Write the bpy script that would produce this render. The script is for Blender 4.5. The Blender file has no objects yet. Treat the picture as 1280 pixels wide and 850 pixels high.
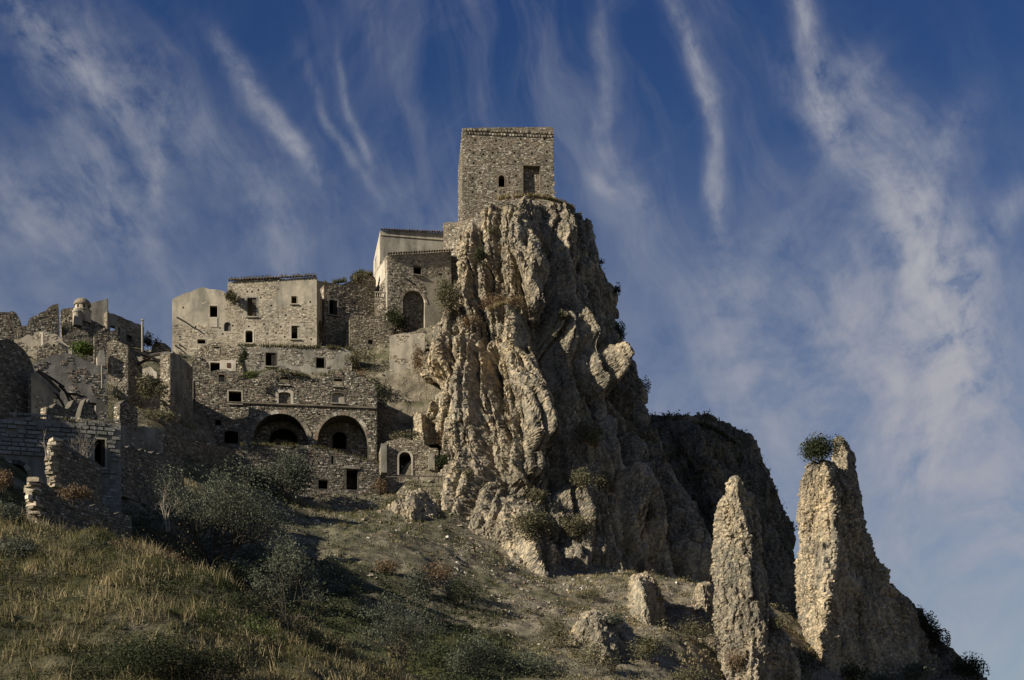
import bpy, math, random
import numpy as np
from mathutils import Vector
from mathutils.geometry import delaunay_2d_cdt

# ------------------------------------------------------------------ camera, sky, sun, exposure
SC = bpy.context.scene
COL = SC.collection
FPX, HORIZ = 1800.0, 1050.0          # focal length and horizon line, in photo pixels (photo is 1280 wide)
SUN_DIR = Vector((-1.0, -0.56, 0.50)).normalized()

cam_d = bpy.data.cameras.new('camera'); cam = bpy.data.objects.new('camera', cam_d); COL.objects.link(cam)
cam.location = (0, 0, 0); cam.rotation_euler = (math.radians(90), 0, 0)
cam_d.sensor_width = 36.0; cam_d.lens = 36.0*FPX/1280.0; cam_d.shift_y = (HORIZ-425.0)/1280.0
cam_d.clip_start = 0.5; cam_d.clip_end = 9000
SC.camera = cam

sun_d = bpy.data.lights.new('sun', 'SUN'); sun = bpy.data.objects.new('sun', sun_d); COL.objects.link(sun)
sun_d.energy = 5.0; sun_d.angle = math.radians(0.5); sun_d.color = (1.0, 0.91, 0.765)
sun.rotation_euler = SUN_DIR.to_track_quat('Z', 'Y').to_euler()
sun.location = (-60, -30, 60)

SC.view_settings.view_transform = 'Standard'; SC.view_settings.look = 'None'
SC.view_settings.exposure = 0.55; SC.view_settings.gamma = 1.0
SC.cycles.max_bounces = 5; SC.cycles.diffuse_bounces = 2; SC.cycles.glossy_bounces = 1

class NT:
    def __init__(s, tree): s.t = tree; s.n = tree.nodes; s.l = tree.links
    def node(s, typ, **kw):
        n = s.n.new(typ)
        for k, v in kw.items(): setattr(n, k, v)
        return n
    def put(s, sock, v):
        if hasattr(v, 'is_output') or isinstance(v, bpy.types.NodeSocket): s.l.new(v, sock)
        elif isinstance(v, (tuple, list)):
            sock.default_value = tuple(v) if len(v) == len(sock.default_value) else tuple(v)+(1.0,)
        else: sock.default_value = v
    def math(s, op, a, b=0.0, c=None, clamp=False):
        n = s.node('ShaderNodeMath', operation=op, use_clamp=clamp)
        s.put(n.inputs[0], a); s.put(n.inputs[1], b)
        if c is not None: s.put(n.inputs[2], c)
        return n.outputs[0]
    def mix(s, f, a, b, mode='MIX'):
        n = s.node('ShaderNodeMix', data_type='RGBA', blend_type=mode)
        s.put(n.inputs['Factor'], f); s.put(n.inputs[6], a); s.put(n.inputs[7], b)
        return n.outputs[2]
    def mapr(s, v, a, b, c=0.0, d=1.0, smooth=False):
        n = s.node('ShaderNodeMapRange', interpolation_type='SMOOTHSTEP' if smooth else 'LINEAR')
        for i, x in enumerate((v, a, b, c, d)): s.put(n.inputs[i], x)
        return n.outputs[0]
    def noise(s, vec, scale, detail=4, rough=0.55, dist=0.0, dims='3D', out='Fac'):
        n = s.node('ShaderNodeTexNoise', noise_dimensions=dims)
        if vec is not None: s.l.new(vec, n.inputs['Vector'])
        n.inputs['Scale'].default_value = scale; n.inputs['Detail'].default_value = detail
        n.inputs['Roughness'].default_value = rough; n.inputs['Distortion'].default_value = dist
        return n.outputs[out]
    def comb(s, x, y, z=0.0):
        n = s.node('ShaderNodeCombineXYZ')
        for i, v in enumerate((x, y, z)): s.put(n.inputs[i], v)
        return n.outputs[0]
    def ramp(s, f, stops):
        n = s.node('ShaderNodeValToRGB'); cr = n.color_ramp
        while len(cr.elements) < len(stops): cr.elements.new(0.5)
        for e, (p, c) in zip(cr.elements, stops): e.position = p; e.color = tuple(c)+(1.0,)
        s.put(n.inputs[0], f); return n.outputs[0]

def build_world():
    w = bpy.data.worlds.new('World'); SC.world = w; w.use_nodes = True
    w.node_tree.nodes.clear(); N = NT(w.node_tree)
    sky = N.node('ShaderNodeTexSky', sky_type='NISHITA'); sky.sun_disc = False
    sky.sun_elevation = math.asin(SUN_DIR.z); sky.sun_rotation = math.atan2(SUN_DIR.x, SUN_DIR.y)
    sky.altitude = 400; sky.air_density = 1.0; sky.dust_density = 0.6; sky.ozone_density = 3.0
    tc = N.node('ShaderNodeTexCoord'); sp = N.node('ShaderNodeSeparateXYZ'); N.l.new(tc.outputs['Generated'], sp.inputs[0])
    x, y, z = sp.outputs
    hyp = N.math('SQRT', N.math('ADD', N.math('MULTIPLY', x, x), N.math('MULTIPLY', y, y)))
    az = N.math('ARCTAN2', x, y); el = N.math('ARCTAN2', z, hyp)
    # slow wander of the streaks
    base = N.comb(az, el, 0.0)
    w1 = N.noise(base, 4.0, 3, 0.5, out='Color'); w2 = N.noise(base, 17.0, 3, 0.55, out='Color')
    s1 = N.node('ShaderNodeSeparateColor'); N.l.new(w1, s1.inputs[0]); s2 = N.node('ShaderNodeSeparateColor'); N.l.new(w2, s2.inputs[0])
    def off(a, b, k1, k2): return N.math('ADD', N.math('MULTIPLY', N.math('SUBTRACT', a, 0.5), k1), N.math('MULTIPLY', N.math('SUBTRACT', b, 0.5), k2))
    U = N.math('ADD', az, off(s1.outputs[0], s2.outputs[0], 0.13, 0.012))
    V = N.math('ADD', el, off(s1.outputs[1], s2.outputs[1], 0.10, 0.010))
    # fibres: noise stretched along the streak direction (steep, leaning)
    def fib(ang, sc_a, sc_b, seed, rough=0.6):
        c, s_ = math.cos(ang), math.sin(ang)
        a = N.math('ADD', N.math('MULTIPLY', U, c), N.math('MULTIPLY', V, s_))
        b = N.math('SUBTRACT', N.math('MULTIPLY', V, c), N.math('MULTIPLY', U, s_))
        return N.noise(N.comb(N.math('MULTIPLY', a, sc_a), N.math('MULTIPLY', b, sc_b), seed), 1.0, 7, rough)
    fA = fib(math.radians(-58), 5.0, 26.0, 3.1)      # running down to the right
    fB = fib(math.radians(-80), 4.0, 22.0, 9.7)
    fC = fib(math.radians(35), 6.0, 18.0, 5.3)
    thr_ = fib(math.radians(-66), 7.0, 70.0, 21.0, 0.75)
    fine = N.noise(N.comb(U, V, 1.7), 34.0, 6, 0.62)
    big = N.noise(base, 3.2, 4, 0.5)
    veil = N.mapr(big, 0.30, 0.66, 0.0, 1.0, True)
    lowv = N.mapr(el, 0.50, 0.14, 0.03, 1.0, True)    # more veil towards the horizon, all the way round
    d = N.math('MULTIPLY', N.mapr(fA, 0.46, 0.80, 0, 0.30, True), N.math('ADD', 0.06, veil))
    d = N.math('ADD', d, N.math('MULTIPLY', N.mapr(fB, 0.48, 0.82, 0, 0.20, True), N.math('ADD', 0.06, veil)))
    d = N.math('ADD', d, N.math('MULTIPLY', N.mapr(fC, 0.50, 0.80, 0, 0.20, True), veil))
    d = N.math('ADD', d, N.math('MULTIPLY', lowv, N.mapr(fine, 0.25, 0.75, 0.30, 0.80)))
    # the distinct cirrus streaks of this sky: (azimuth, elevation) of both ends, width, strength
    def ang(px, py):
        a = math.atan((px-640)/FPX); r = math.hypot(1.0, (px-640)/FPX)
        return a, math.atan((HORIZ-py)/FPX/r)
    for px0, py0, px1, py1, wd, st in STREAKS:
        a0, e0 = ang(px0, py0); a1, e1 = ang(px1, py1)
        L = math.hypot(a1-a0, e1-e0); ux, uy = (a1-a0)/L, (e1-e0)/L
        ra = N.math('SUBTRACT', U, (a0+a1)/2); re = N.math('SUBTRACT', V, (e0+e1)/2)
        t = N.math('ADD', N.math('MULTIPLY', ra, ux), N.math('MULTIPLY', re, uy))
        q = N.math('SUBTRACT', N.math('MULTIPLY', re, ux), N.math('MULTIPLY', ra, uy))
        t2 = N.math('POWER', N.math('ABSOLUTE', N.math('DIVIDE', t, L*0.62)), 2.5)
        q2 = N.math('ABSOLUTE', N.math('DIVIDE', q, wd/FPX))
        r2 = N.math('ADD', t2, N.math('MULTIPLY', q2, q2))
        g = N.math('EXPONENT', N.math('MULTIPLY', r2, -1.0))
        tex = N.mapr(fA if (px1 > px0+20) else fB, 0.30, 0.72, 0.30, 1.25)
        tex = N.math('MULTIPLY', tex, N.mapr(fine, 0.34, 0.66, 0.12, 1.15)); tex = N.math('MULTIPLY', tex, N.mapr(thr_, 0.34, 0.64, 0.72, 1.15))
        d = N.math('ADD', d, N.math('MULTIPLY', N.math('MULTIPLY', g, st*1.05), tex))
    d = N.math('SUBTRACT', 1.0, N.math('EXPONENT', N.math('MULTIPLY', d, -1.0)))
    d = N.math('MULTIPLY', d, N.mapr(z, -0.02, 0.05, 0, 1))
    tint = N.mix(1.0, sky.outputs[0], N.mix(N.mapr(el, 0.12, 0.55), SKY_TINT, (0.23, 0.47, 0.86)), 'MULTIPLY')
    cloud = N.mix(N.mapr(el, 0.45, 0.12, 0, 1), CLOUD_HI, CLOUD_LO)
    out = N.mix(d, tint, cloud)
    bg = N.node('ShaderNodeBackground'); bg.inputs['Strength'].default_value = SKY_STRENGTH; N.l.new(out, bg.inputs[0])
    wo = N.node('ShaderNodeOutputWorld'); N.l.new(bg.outputs[0], wo.inputs[0])

SKY_STRENGTH = 0.050
SKY_TINT = (0.70, 0.79, 0.86)
CLOUD_HI = (6.0, 6.1, 6.5); CLOUD_LO = (6.2, 5.85, 6.1)
STREAKS = [(10, -20, 175, 150, 26, .8), (90, 0, 230, 170, 40, .35), (283, 78, 372, 205, 11, 1.1), (372, 100, 440, 215, 7, .6),
    (412, 90, 445, 190, 6, .45), (400, -20, 520, 140, 22, .3), (183, 165, 178, 245, 8, .5), (-20, 300, 150, 250, 60, .6),
    (735, 40, 752, 170, 12, .4), (750, 170, 800, 260, 14, .35), (835, -10, 868, 130, 13, .75), (866, 110, 890, 262, 10, .8),
    (995, -30, 1018, 110, 17, 1.3), (1010, 95, 1024, 185, 15, 1.0), (1080, 80, 1010, 150, 14, .6), (1030, 150, 1100, 270, 26, .45),
    (1090, 250, 1105, 350, 24, .7), (1120, 330, 1185, 470, 30, 1.1), (1150, 470, 1165, 600, 34, 1.1), (1220, 560, 1250, 720, 30, .4),
    (960, 250, 900, 420, 50, .3), (1180, 130, 1120, 240, 20, .35), (1010, 330, 1060, 520, 60, .35), (1080, 230, 1150, 430, 55, .9), (1060, 60, 1100, 200, 30, .4), (1130, 380, 1190, 620, 70, .7), (1090, 480, 1110, 560, 12, .4), (1015, 90, 1060, 70, 9, .4), (940, 420, 1000, 560, 60, .3), (1215, 300, 1160, 420, 18, .4), (1270, 240, 1190, 300, 14, .3), (1000, 150, 950, 60, 20, .3), (60, 40, 190, 230, 70, .35), (300, 200, 360, 330, 50, .3), (480, 200, 540, 300, 40, .25), (745, 225, 775, 250, 7, .5)]
build_world()

# ------------------------------------------------------------------ small numerics
rng = np.random.default_rng(7)
_perm = np.random.default_rng(3).permutation(256); _perm = np.concatenate([_perm, _perm, _perm]).astype(np.int64)
_g = np.random.default_rng(5).normal(size=(256, 3)); _g /= np.linalg.norm(_g, axis=1)[:, None]; _g = _g.astype(np.float32)
def pn(x, y, z):
    "gradient noise, about -1..1"
    x, y, z = np.broadcast_arrays(np.asarray(x, np.float32), np.asarray(y, np.float32), np.asarray(z, np.float32))
    xi, yi, zi = np.floor(x), np.floor(y), np.floor(z)
    xf, yf, zf = x-xi, y-yi, z-zi
    X, Y, Z = xi.astype(np.int64) & 255, yi.astype(np.int64) & 255, zi.astype(np.int64) & 255
    u, v, w = xf*xf*xf*(xf*(xf*6-15)+10), yf*yf*yf*(yf*(yf*6-15)+10), zf*zf*zf*(zf*(zf*6-15)+10)
    r = 0
    for i in (0, 1):
        for j in (0, 1):
            for k in (0, 1):
                h = _perm[_perm[_perm[(X+i) & 255]+((Y+j) & 255)]+((Z+k) & 255)]
                g = _g[h]; d = g[..., 0]*(xf-i)+g[..., 1]*(yf-j)+g[..., 2]*(zf-k)
                r = r + d*(u if i else 1-u)*(v if j else 1-v)*(w if k else 1-w)
    return r*1.6
def fbm(x, y, z, oct=4, gain=0.5, lac=2.03):
    a, s, r = 1.0, 1.0, 0
    for o in range(oct): r = r + a*pn(x*s+o*13.7, y*s-o*7.1, z*s+o*3.3); a *= gain; s *= lac
    return r
def ridged(x, y, z, oct=3, gain=0.5):
    a, s, r = 1.0, 1.0, 0
    for o in range(oct): r = r + a*(1-2*np.abs(pn(x*s+o*9.1, y*s+o*4.7, z*s-o*5.9))); a *= gain; s *= 2.1
    return r
def cells(x, y, z, seed=0):
    "value of the nearest random point (0..1) and the distance to the border between cells"
    x, y, z = np.broadcast_arrays(x+0.0, y+0.0, z+0.0); bx, by, bz = np.floor(x-.5).astype(np.int64), np.floor(y-.5).astype(np.int64), np.floor(z-.5).astype(np.int64)
    d1 = np.full(x.shape, 9.0); d2 = np.full(x.shape, 9.0); v = np.zeros(x.shape)
    for i in (0, 1):
        for j in (0, 1):
            for k in (0, 1):
                X, Y, Z = bx+i, by+j, bz+k; h = _perm[_perm[_perm[(X+seed) & 255]+(Y & 255)]+(Z & 255)]; h2 = _perm[h+17]; h3 = _perm[h2+5]
                d = (X+.25+h/510.-x)**2+(Y+.25+h2/510.-y)**2+(Z+.25+h3/510.-z)**2
                c = d < d1; d2 = np.where(c, d1, np.minimum(d2, d)); v = np.where(c, h3/255., v); d1 = np.where(c, d, d1)
    return v, np.sqrt(d2)-np.sqrt(d1)
def sst(a, b, x): t = np.clip((x-a)/(b-a), 0, 1); return t*t*(3-2*t)
def P3(px, py, Y): return ((px-640.0)*Y/FPX, Y, (HORIZ-py)*Y/FPX)

# ------------------------------------------------------------------ objects
def put_props(o, label=None, cat=None, group=None, kind=None):
    if label: o['label'] = label
    if cat: o['category'] = cat
    if group: o['group'] = group
    if kind: o['kind'] = kind
    return o
def empty(name, loc, label, cat, group=None):
    o = bpy.data.objects.new(name, None); COL.objects.link(o); o.location = loc; o.empty_display_size = 0.5
    return put_props(o, label, cat, group)
def mesh_np(name, V, F, mat, parent=None, rnd=None, smooth=False, attrs=None):
    "V (n,3); F (m,k) with k 3 or 4, or list of arrays of both"
    V = np.asarray(V, np.float32)
    if parent is not None: V = V - np.array(parent.matrix_world.translation if parent.parent is None and False else root_loc(parent), np.float32)
    Fs = F if isinstance(F, list) else [F]
    Fs = [np.asarray(f, np.int32) for f in Fs if len(f)]
    me = bpy.data.meshes.new(name)
    me.vertices.add(len(V)); me.vertices.foreach_set('co', V.ravel())
    loops = np.concatenate([f.ravel() for f in Fs]); tot = np.concatenate([np.full(len(f), f.shape[1], np.int32) for f in Fs])
    start = np.concatenate([[0], np.cumsum(tot)[:-1]]).astype(np.int32)
    me.loops.add(len(loops)); me.loops.foreach_set('vertex_index', loops)
    me.polygons.add(len(tot)); me.polygons.foreach_set('loop_start', start)
    try: me.polygons.foreach_set('loop_total', tot)
    except Exception: pass
    if rnd is not None:
        a = me.attributes.new('rnd', 'FLOAT', 'POINT'); a.data.foreach_set('value', np.asarray(rnd, np.float32))
    for k, v in (attrs or {}).items():
        a = me.attributes.new(k, 'FLOAT', 'POINT'); a.data.foreach_set('value', np.asarray(v, np.float32))
    me.update(calc_edges=True)
    me.polygons.foreach_set('use_smooth', np.full(len(tot), bool(smooth)))
    if mat: me.materials.append(mat)
    o = bpy.data.objects.new(name, me); COL.objects.link(o)
    if parent is not None: o.parent = parent
    return o
def root_loc(p):
    l = Vector((0, 0, 0))
    while p is not None: l += Vector(p.location); p = p.parent
    return l
def center_origin(o):
    "put a top-level mesh's origin at its base"
    me = o.data; n = len(me.vertices); v = np.empty(n*3, np.float32); me.vertices.foreach_get('co', v); v = v.reshape(-1, 3)
    c = np.array([v[:, 0].mean(), v[:, 1].mean(), v[:, 2].min()], np.float32); v = v-c; me.vertices.foreach_set('co', v.ravel())
    o.location = tuple(float(t) for t in c); me.update()

def wall_tris(poly, holes):
    pts = [Vector(p) for p in poly]; edges = [(i, (i+1) % len(poly)) for i in range(len(poly))]
    for h in holes:
        b = len(pts); pts += [Vector(p) for p in h]; edges += [(b+i, b+(i+1) % len(h)) for i in range(len(h))]
    vo, eo, fo, *_ = delaunay_2d_cdt(pts, edges, [], 0, 1e-5)
    vo = np.array([(v.x, v.y) for v in vo]); tri = []
    if len(fo):
        fo = np.array([list(f) for f in fo]); c = vo[fo].mean(axis=1)
        ok = inpoly(c, poly)
        for h in holes: ok &= ~inpoly(c, h)
        tri = fo[ok]
        a, b, d = vo[tri[:, 0]], vo[tri[:, 1]], vo[tri[:, 2]]
        flip = ((b-a)[:, 0]*(d-a)[:, 1]-(b-a)[:, 1]*(d-a)[:, 0]) < 0
        tri[flip] = tri[flip][:, ::-1]
    return vo, tri
def inpoly(p, poly):
    p = np.asarray(p); poly = np.asarray(poly); r = np.zeros(len(p), bool); j = len(poly)-1
    for i in range(len(poly)):
        xi, yi = poly[i]; xj, yj = poly[j]
        c = ((yi > p[:, 1]) != (yj > p[:, 1])) & (p[:, 0] < (xj-xi)*(p[:, 1]-yi)/((yj-yi) if yj != yi else 1e-9)+xi)
        r ^= c; j = i
    return r

class MB:
    "collects boxes, tubes and slabs, builds ONE mesh"
    def __init__(s): s.V = []; s.T = []; s.Q = []; s.R = []; s.n = 0
    def add(s, V, T=None, Q=None, r=0.5):
        V = np.asarray(V, float).reshape(-1, 3)
        if T is not None and len(T): s.T.append(np.asarray(T)+s.n)
        if Q is not None and len(Q): s.Q.append(np.asarray(Q)+s.n)
        s.V.append(V); s.R.append(np.broadcast_to(r, (len(V),))); s.n += len(V)
    BQ = np.array([(0, 3, 2, 1), (4, 5, 6, 7), (0, 1, 5, 4), (1, 2, 6, 5), (2, 3, 7, 6), (3, 0, 4, 7)])
    def box(s, c, h, ax=None, r=0.5):
        c = np.asarray(c, float); ax = np.eye(3) if ax is None else np.asarray(ax, float)
        k = np.array([(-1, -1, -1), (1, -1, -1), (1, 1, -1), (-1, 1, -1), (-1, -1, 1), (1, -1, 1), (1, 1, 1), (-1, 1, 1)])*np.asarray(h)
        s.add(c+k@ax, Q=s.BQ, r=r)
    def tube(s, pts, rad, n=6, r=0.5):
        pts = np.asarray(pts, float); rad = np.broadcast_to(rad, (len(pts),)); V = []
        for i, p in enumerate(pts):
            d = pts[min(i+1, len(pts)-1)]-pts[max(i-1, 0)]; d = d/(np.linalg.norm(d)+1e-9)
            a = np.cross(d, (0.13, 0.21, 0.97) if abs(d[2]) < 0.9 else (1, 0.1, 0)); a /= np.linalg.norm(a); b = np.cross(d, a)
            for k in range(n):
                t = 2*math.pi*k/n; V.append(p+(a*math.cos(t)+b*math.sin(t))*rad[i])
        Q = [(i*n+k, i*n+(k+1) % n, (i+1)*n+(k+1) % n, (i+1)*n+k) for i in range(len(pts)-1) for k in range(n)]
        V.append(pts[-1]); V.append(pts[0]); e = len(V)-2
        T = [((len(pts)-1)*n+k, (len(pts)-1)*n+(k+1) % n, e) for k in range(n)]+[((k+1) % n, k, e+1) for k in range(n)]
        s.add(V, T=T, Q=Q, r=r)
    def build(s, name, mat, parent=None, smooth=False, kind=None, label=None):
        F = []
        if s.T: F.append(np.concatenate(s.T))
        if s.Q: F.append(np.concatenate(s.Q))
        o = mesh_np(name, np.concatenate(s.V), F, mat, parent, rnd=np.concatenate(s.R), smooth=smooth)
        if kind: o['kind'] = kind
        if label: o['label'] = label
        return o

# ------------------------------------------------------------------ materials
def new_mat(name):
    m = bpy.data.materials.new(name); m.use_nodes = True; m.node_tree.nodes.clear(); N = NT(m.node_tree)
    bs = N.node('ShaderNodeBsdfPrincipled'); bs.inputs['Roughness'].default_value = 0.9
    bs.inputs['Specular IOR Level'].default_value = 0.15
    o = N.node('ShaderNodeOutputMaterial'); N.l.new(bs.outputs[0], o.inputs[0])
    g = N.node('ShaderNodeNewGeometry'); return m, N, bs, g.outputs['Position']
def bump(N, bs, h, strength, dist):
    b = N.node('ShaderNodeBump'); b.inputs['Strength'].default_value = strength; b.inputs['Distance'].default_value = dist
    N.l.new(h, b.inputs['Height']); N.l.new(b.outputs[0], bs.inputs['Normal'])
def mat_rock(name, lo, mid, hi, lichen, pebble=3.3, dist=0.12):
    m, N, bs, pos = new_mat(name)
    v = N.node('ShaderNodeTexVoronoi', feature='F1'); v.inputs['Scale'].default_value = pebble
    wp = N.node('ShaderNodeVectorMath', operation='ADD'); N.l.new(pos, wp.inputs[0])
    wn = N.noise(pos, 1.9, 3, 0.6, out='Color'); wm = N.node('ShaderNodeVectorMath', operation='SCALE'); N.l.new(wn, wm.inputs[0]); wm.inputs['Scale'].default_value = 0.35
    N.l.new(wm.outputs[0], wp.inputs[1]); N.l.new(wp.outputs[0], v.inputs['Vector'])
    v2 = N.node('ShaderNodeTexVoronoi', feature='F1'); v2.inputs['Scale'].default_value = pebble*2.7; N.l.new(wp.outputs[0], v2.inputs['Vector'])
    peb = N.mapr(v.outputs['Distance'], 0.15, 0.62, 1, 0); peb2 = N.mapr(v2.outputs['Distance'], 0.1, 0.6, 1, 0)
    n1 = N.noise(pos, 0.16, 5, 0.6); n2 = N.noise(pos, 1.1, 6, 0.65)
    mp = N.node('ShaderNodeMapping'); mp.inputs['Scale'].default_value = (1, 1, 0.16); N.l.new(pos, mp.inputs[0])
    streak = N.noise(mp.outputs[0], 0.9, 5, 0.62)
    c = N.ramp(N.mapr(N.math('ADD', N.math('MULTIPLY', n2, 0.6), N.math('MULTIPLY', n1, 0.4)), 0.3, 0.7), [(0.0, lo), (0.5, mid), (1.0, hi)])
    sc = N.node('ShaderNodeSeparateColor'); N.l.new(v.outputs['Color'], sc.inputs[0])
    c = N.mix(1.0, c, N.ramp(sc.outputs[0], [(0, (0.52, 0.55, 0.58)), (0.5, (0.95, 0.93, 0.9)), (1, (1.3, 1.22, 1.1))]), 'MULTIPLY')
    oc = N.noise(pos, 0.11, 4, 0.6, 0.5)
    c = N.mix(N.mapr(oc, 0.52, 0.66, 0, 0.20), c, N.mix(0.5, c, (mid[0]*1.25, mid[1]*0.98, mid[2]*0.70)))
    c = N.mix(N.mapr(streak, 0.50, 0.68, 0, 0.75), c, lichen)
    gap = N.math('MULTIPLY', N.mapr(peb, 0.0, 0.35, 0.6, 0.0), N.mapr(N.noise(pos, 0.2, 3, 0.5), 0.42, 0.58, 0.2, 1.1))
    big = N.noise(pos, 0.055, 4, 0.6)
    c = N.mix(1.0, c, N.ramp(big, [(0.38, (0.68, 0.70, 0.72)), (0.5, (1, 1, 1)), (0.62, (1.18, 1.14, 1.06))]), 'MULTIPLY')
    c = N.mix(gap, c, tuple(t*0.45 for t in lo))
    N.l.new(c, bs.inputs['Base Color'])
    pm = N.mapr(N.noise(pos, 0.2, 3, 0.5), 0.42, 0.58, 0.6, 1.35)
    h = N.math('MULTIPLY', pm, N.math('ADD', N.math('MULTIPLY', peb, 0.7), N.math('MULTIPLY', peb2, 0.35))); h = N.math('ADD', h, N.math('MULTIPLY', n2, 0.9))
    bump(N, bs, h, 1.0, dist)
    return m
def mat_stone(name, cols, stain=(0.09, 0.088, 0.07), amt=0.45, nscale=0.35):
    "masonry stones: one tone per stone from its own random value"
    m, N, bs, pos = new_mat(name)
    at = N.node('ShaderNodeAttribute', attribute_name='rnd')
    c = N.ramp(at.outputs['Fac'], [(i/(len(cols)-1), x) for i, x in enumerate(cols)])
    n = N.noise(pos, nscale, 5, 0.65); f = N.noise(pos, 5.0, 4, 0.6)
    c = N.mix(N.mapr(n, 0.46, 0.72, 0, amt), c, stain)
    c = N.mix(1.0, c, N.ramp(f, [(0.3, (0.7, 0.7, 0.7)), (0.7, (1.2, 1.2, 1.2))]), 'MULTIPLY')
    N.l.new(c, bs.inputs['Base Color']); bump(N, bs, f, 0.8, 0.08)
    return m
def mat_plaster(name, a, b, stain, amt=0.6, nscale=0.3, bumpd=0.035):
    m, N, bs, pos = new_mat(name)
    n = N.noise(pos, nscale, 6, 0.65, 0.3); n2 = N.noise(pos, 2.2, 6, 0.65)
    mp = N.node('ShaderNodeMapping'); mp.inputs['Scale'].default_value = (1, 1, 0.2); N.l.new(pos, mp.inputs[0])
    st = N.noise(mp.outputs[0], 1.1, 5, 0.6)
    c = N.mix(N.mapr(n2, 0.3, 0.7), a, b)
    c = N.mix(N.mapr(N.math('ADD', N.math('MULTIPLY', n, 0.5), N.math('MULTIPLY', st, 0.5)), 0.44, 0.60, 0, min(1, amt*1.2)), c, stain)
    N.l.new(c, bs.inputs['Base Color']); bump(N, bs, N.math('ADD', n2, N.math('MULTIPLY', n, 0.5)), 0.8, bumpd)
    return m
def mat_leaf(name, cols, trans=0.25):
    m, N, bs, pos = new_mat(name)
    at = N.node('ShaderNodeAttribute', attribute_name='rnd')
    c = N.ramp(at.outputs['Fac'], [(i/(len(cols)-1), x) for i, x in enumerate(cols)])
    N.l.new(c, bs.inputs['Base Color']); bs.inputs['Roughness'].default_value = 0.75
    tr = N.node('ShaderNodeBsdfTranslucent'); N.l.new(c, tr.inputs[0])
    mx = N.node('ShaderNodeMixShader'); mx.inputs[0].default_value = trans
    out = [n for n in N.n if n.type == 'OUTPUT_MATERIAL'][0]
    N.l.new(bs.outputs[0], mx.inputs[1]); N.l.new(tr.outputs[0], mx.inputs[2]); N.l.new(mx.outputs[0], out.inputs[0])
    return m
def mat_flat(name, c, c2=None, sc=3.0, rough=0.85, bd=0.02):
    m, N, bs, pos = new_mat(name); n = N.noise(pos, sc, 5, 0.6)
    N.l.new(N.mix(N.mapr(n, 0.3, 0.7), c, c2 or tuple(t*0.6 for t in c)), bs.inputs['Base Color']); bs.inputs['Roughness'].default_value = rough
    bump(N, bs, n, 0.6, bd); return m

M = {}
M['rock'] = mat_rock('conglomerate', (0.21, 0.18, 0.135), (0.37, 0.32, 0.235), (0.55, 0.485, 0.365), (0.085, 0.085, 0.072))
M['rock_dark'] = mat_rock('shaded_conglomerate', (0.11, 0.10, 0.078), (0.20, 0.175, 0.13), (0.31, 0.27, 0.20), (0.06, 0.065, 0.045))  # darker copy of the conglomerate: shade put into the colour
M['st_warm'] = mat_stone('warm_stone', [(0.09, 0.075, 0.06), (0.27, 0.225, 0.155), (0.38, 0.32, 0.225), (0.33, 0.275, 0.195), (0.45, 0.39, 0.29), (0.68, 0.61, 0.48)])
M['st_grey'] = mat_stone('grey_stone', [(0.05, 0.047, 0.04), (0.19, 0.17, 0.13), (0.30, 0.265, 0.195), (0.22, 0.155, 0.105), (0.36, 0.32, 0.25), (0.60, 0.55, 0.45)])
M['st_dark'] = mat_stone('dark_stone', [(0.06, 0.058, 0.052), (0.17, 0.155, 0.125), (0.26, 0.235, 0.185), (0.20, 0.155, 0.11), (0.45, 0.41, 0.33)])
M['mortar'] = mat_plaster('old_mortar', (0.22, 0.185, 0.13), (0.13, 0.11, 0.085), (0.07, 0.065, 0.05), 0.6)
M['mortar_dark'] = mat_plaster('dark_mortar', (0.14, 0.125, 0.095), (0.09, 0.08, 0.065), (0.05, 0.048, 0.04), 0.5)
M['plaster'] = mat_plaster('warm_plaster', (0.44, 0.385, 0.29), (0.33, 0.29, 0.22), (0.18, 0.168, 0.135), 0.8)
M['plaster_grey'] = mat_plaster('grey_plaster', (0.36, 0.33, 0.265), (0.27, 0.25, 0.205), (0.15, 0.14, 0.115), 0.8)
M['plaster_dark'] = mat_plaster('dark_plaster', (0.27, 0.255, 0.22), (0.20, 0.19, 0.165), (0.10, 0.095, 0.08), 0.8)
M['plaster_white'] = mat_plaster('pale_plaster', (0.54, 0.485, 0.39), (0.44, 0.39, 0.30), (0.25, 0.22, 0.17), 0.7)
M['wood'] = mat_flat('weathered_wood', (0.12, 0.10, 0.08), (0.05, 0.045, 0.035), 6)
M['wood_dark'] = mat_flat('dark_wood', (0.045, 0.038, 0.03), (0.025, 0.02, 0.018), 6)
M['rust'] = mat_flat('rusty_iron', (0.12, 0.05, 0.03), (0.06, 0.03, 0.02), 3)
M['tile'] = mat_stone('clay_tile', [(0.10, 0.07, 0.05), (0.22, 0.16, 0.11), (0.30, 0.23, 0.16), (0.16, 0.14, 0.11)])
M['bark'] = mat_flat('bark', (0.09, 0.075, 0.055), (0.04, 0.035, 0.03), 8)
M['bark_pale'] = mat_flat('pale_bark', (0.30, 0.265, 0.21), (0.16, 0.14, 0.11), 8)
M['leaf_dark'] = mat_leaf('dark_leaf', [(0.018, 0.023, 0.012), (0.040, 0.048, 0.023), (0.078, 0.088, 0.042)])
M['leaf_olive'] = mat_leaf('olive_leaf', [(0.05, 0.058, 0.038), (0.115, 0.128, 0.085), (0.20, 0.21, 0.14)])
M['leaf_grey'] = mat_leaf('grey_leaf', [(0.04, 0.048, 0.034), (0.09, 0.10, 0.072), (0.16, 0.175, 0.125)])
M['leaf_green'] = mat_leaf('green_leaf', [(0.03, 0.05, 0.012), (0.08, 0.12, 0.025), (0.14, 0.18, 0.045)])
M['leaf_dry'] = mat_leaf('dry_leaf', [(0.08, 0.05, 0.03), (0.17, 0.115, 0.065), (0.27, 0.20, 0.12)])
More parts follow.
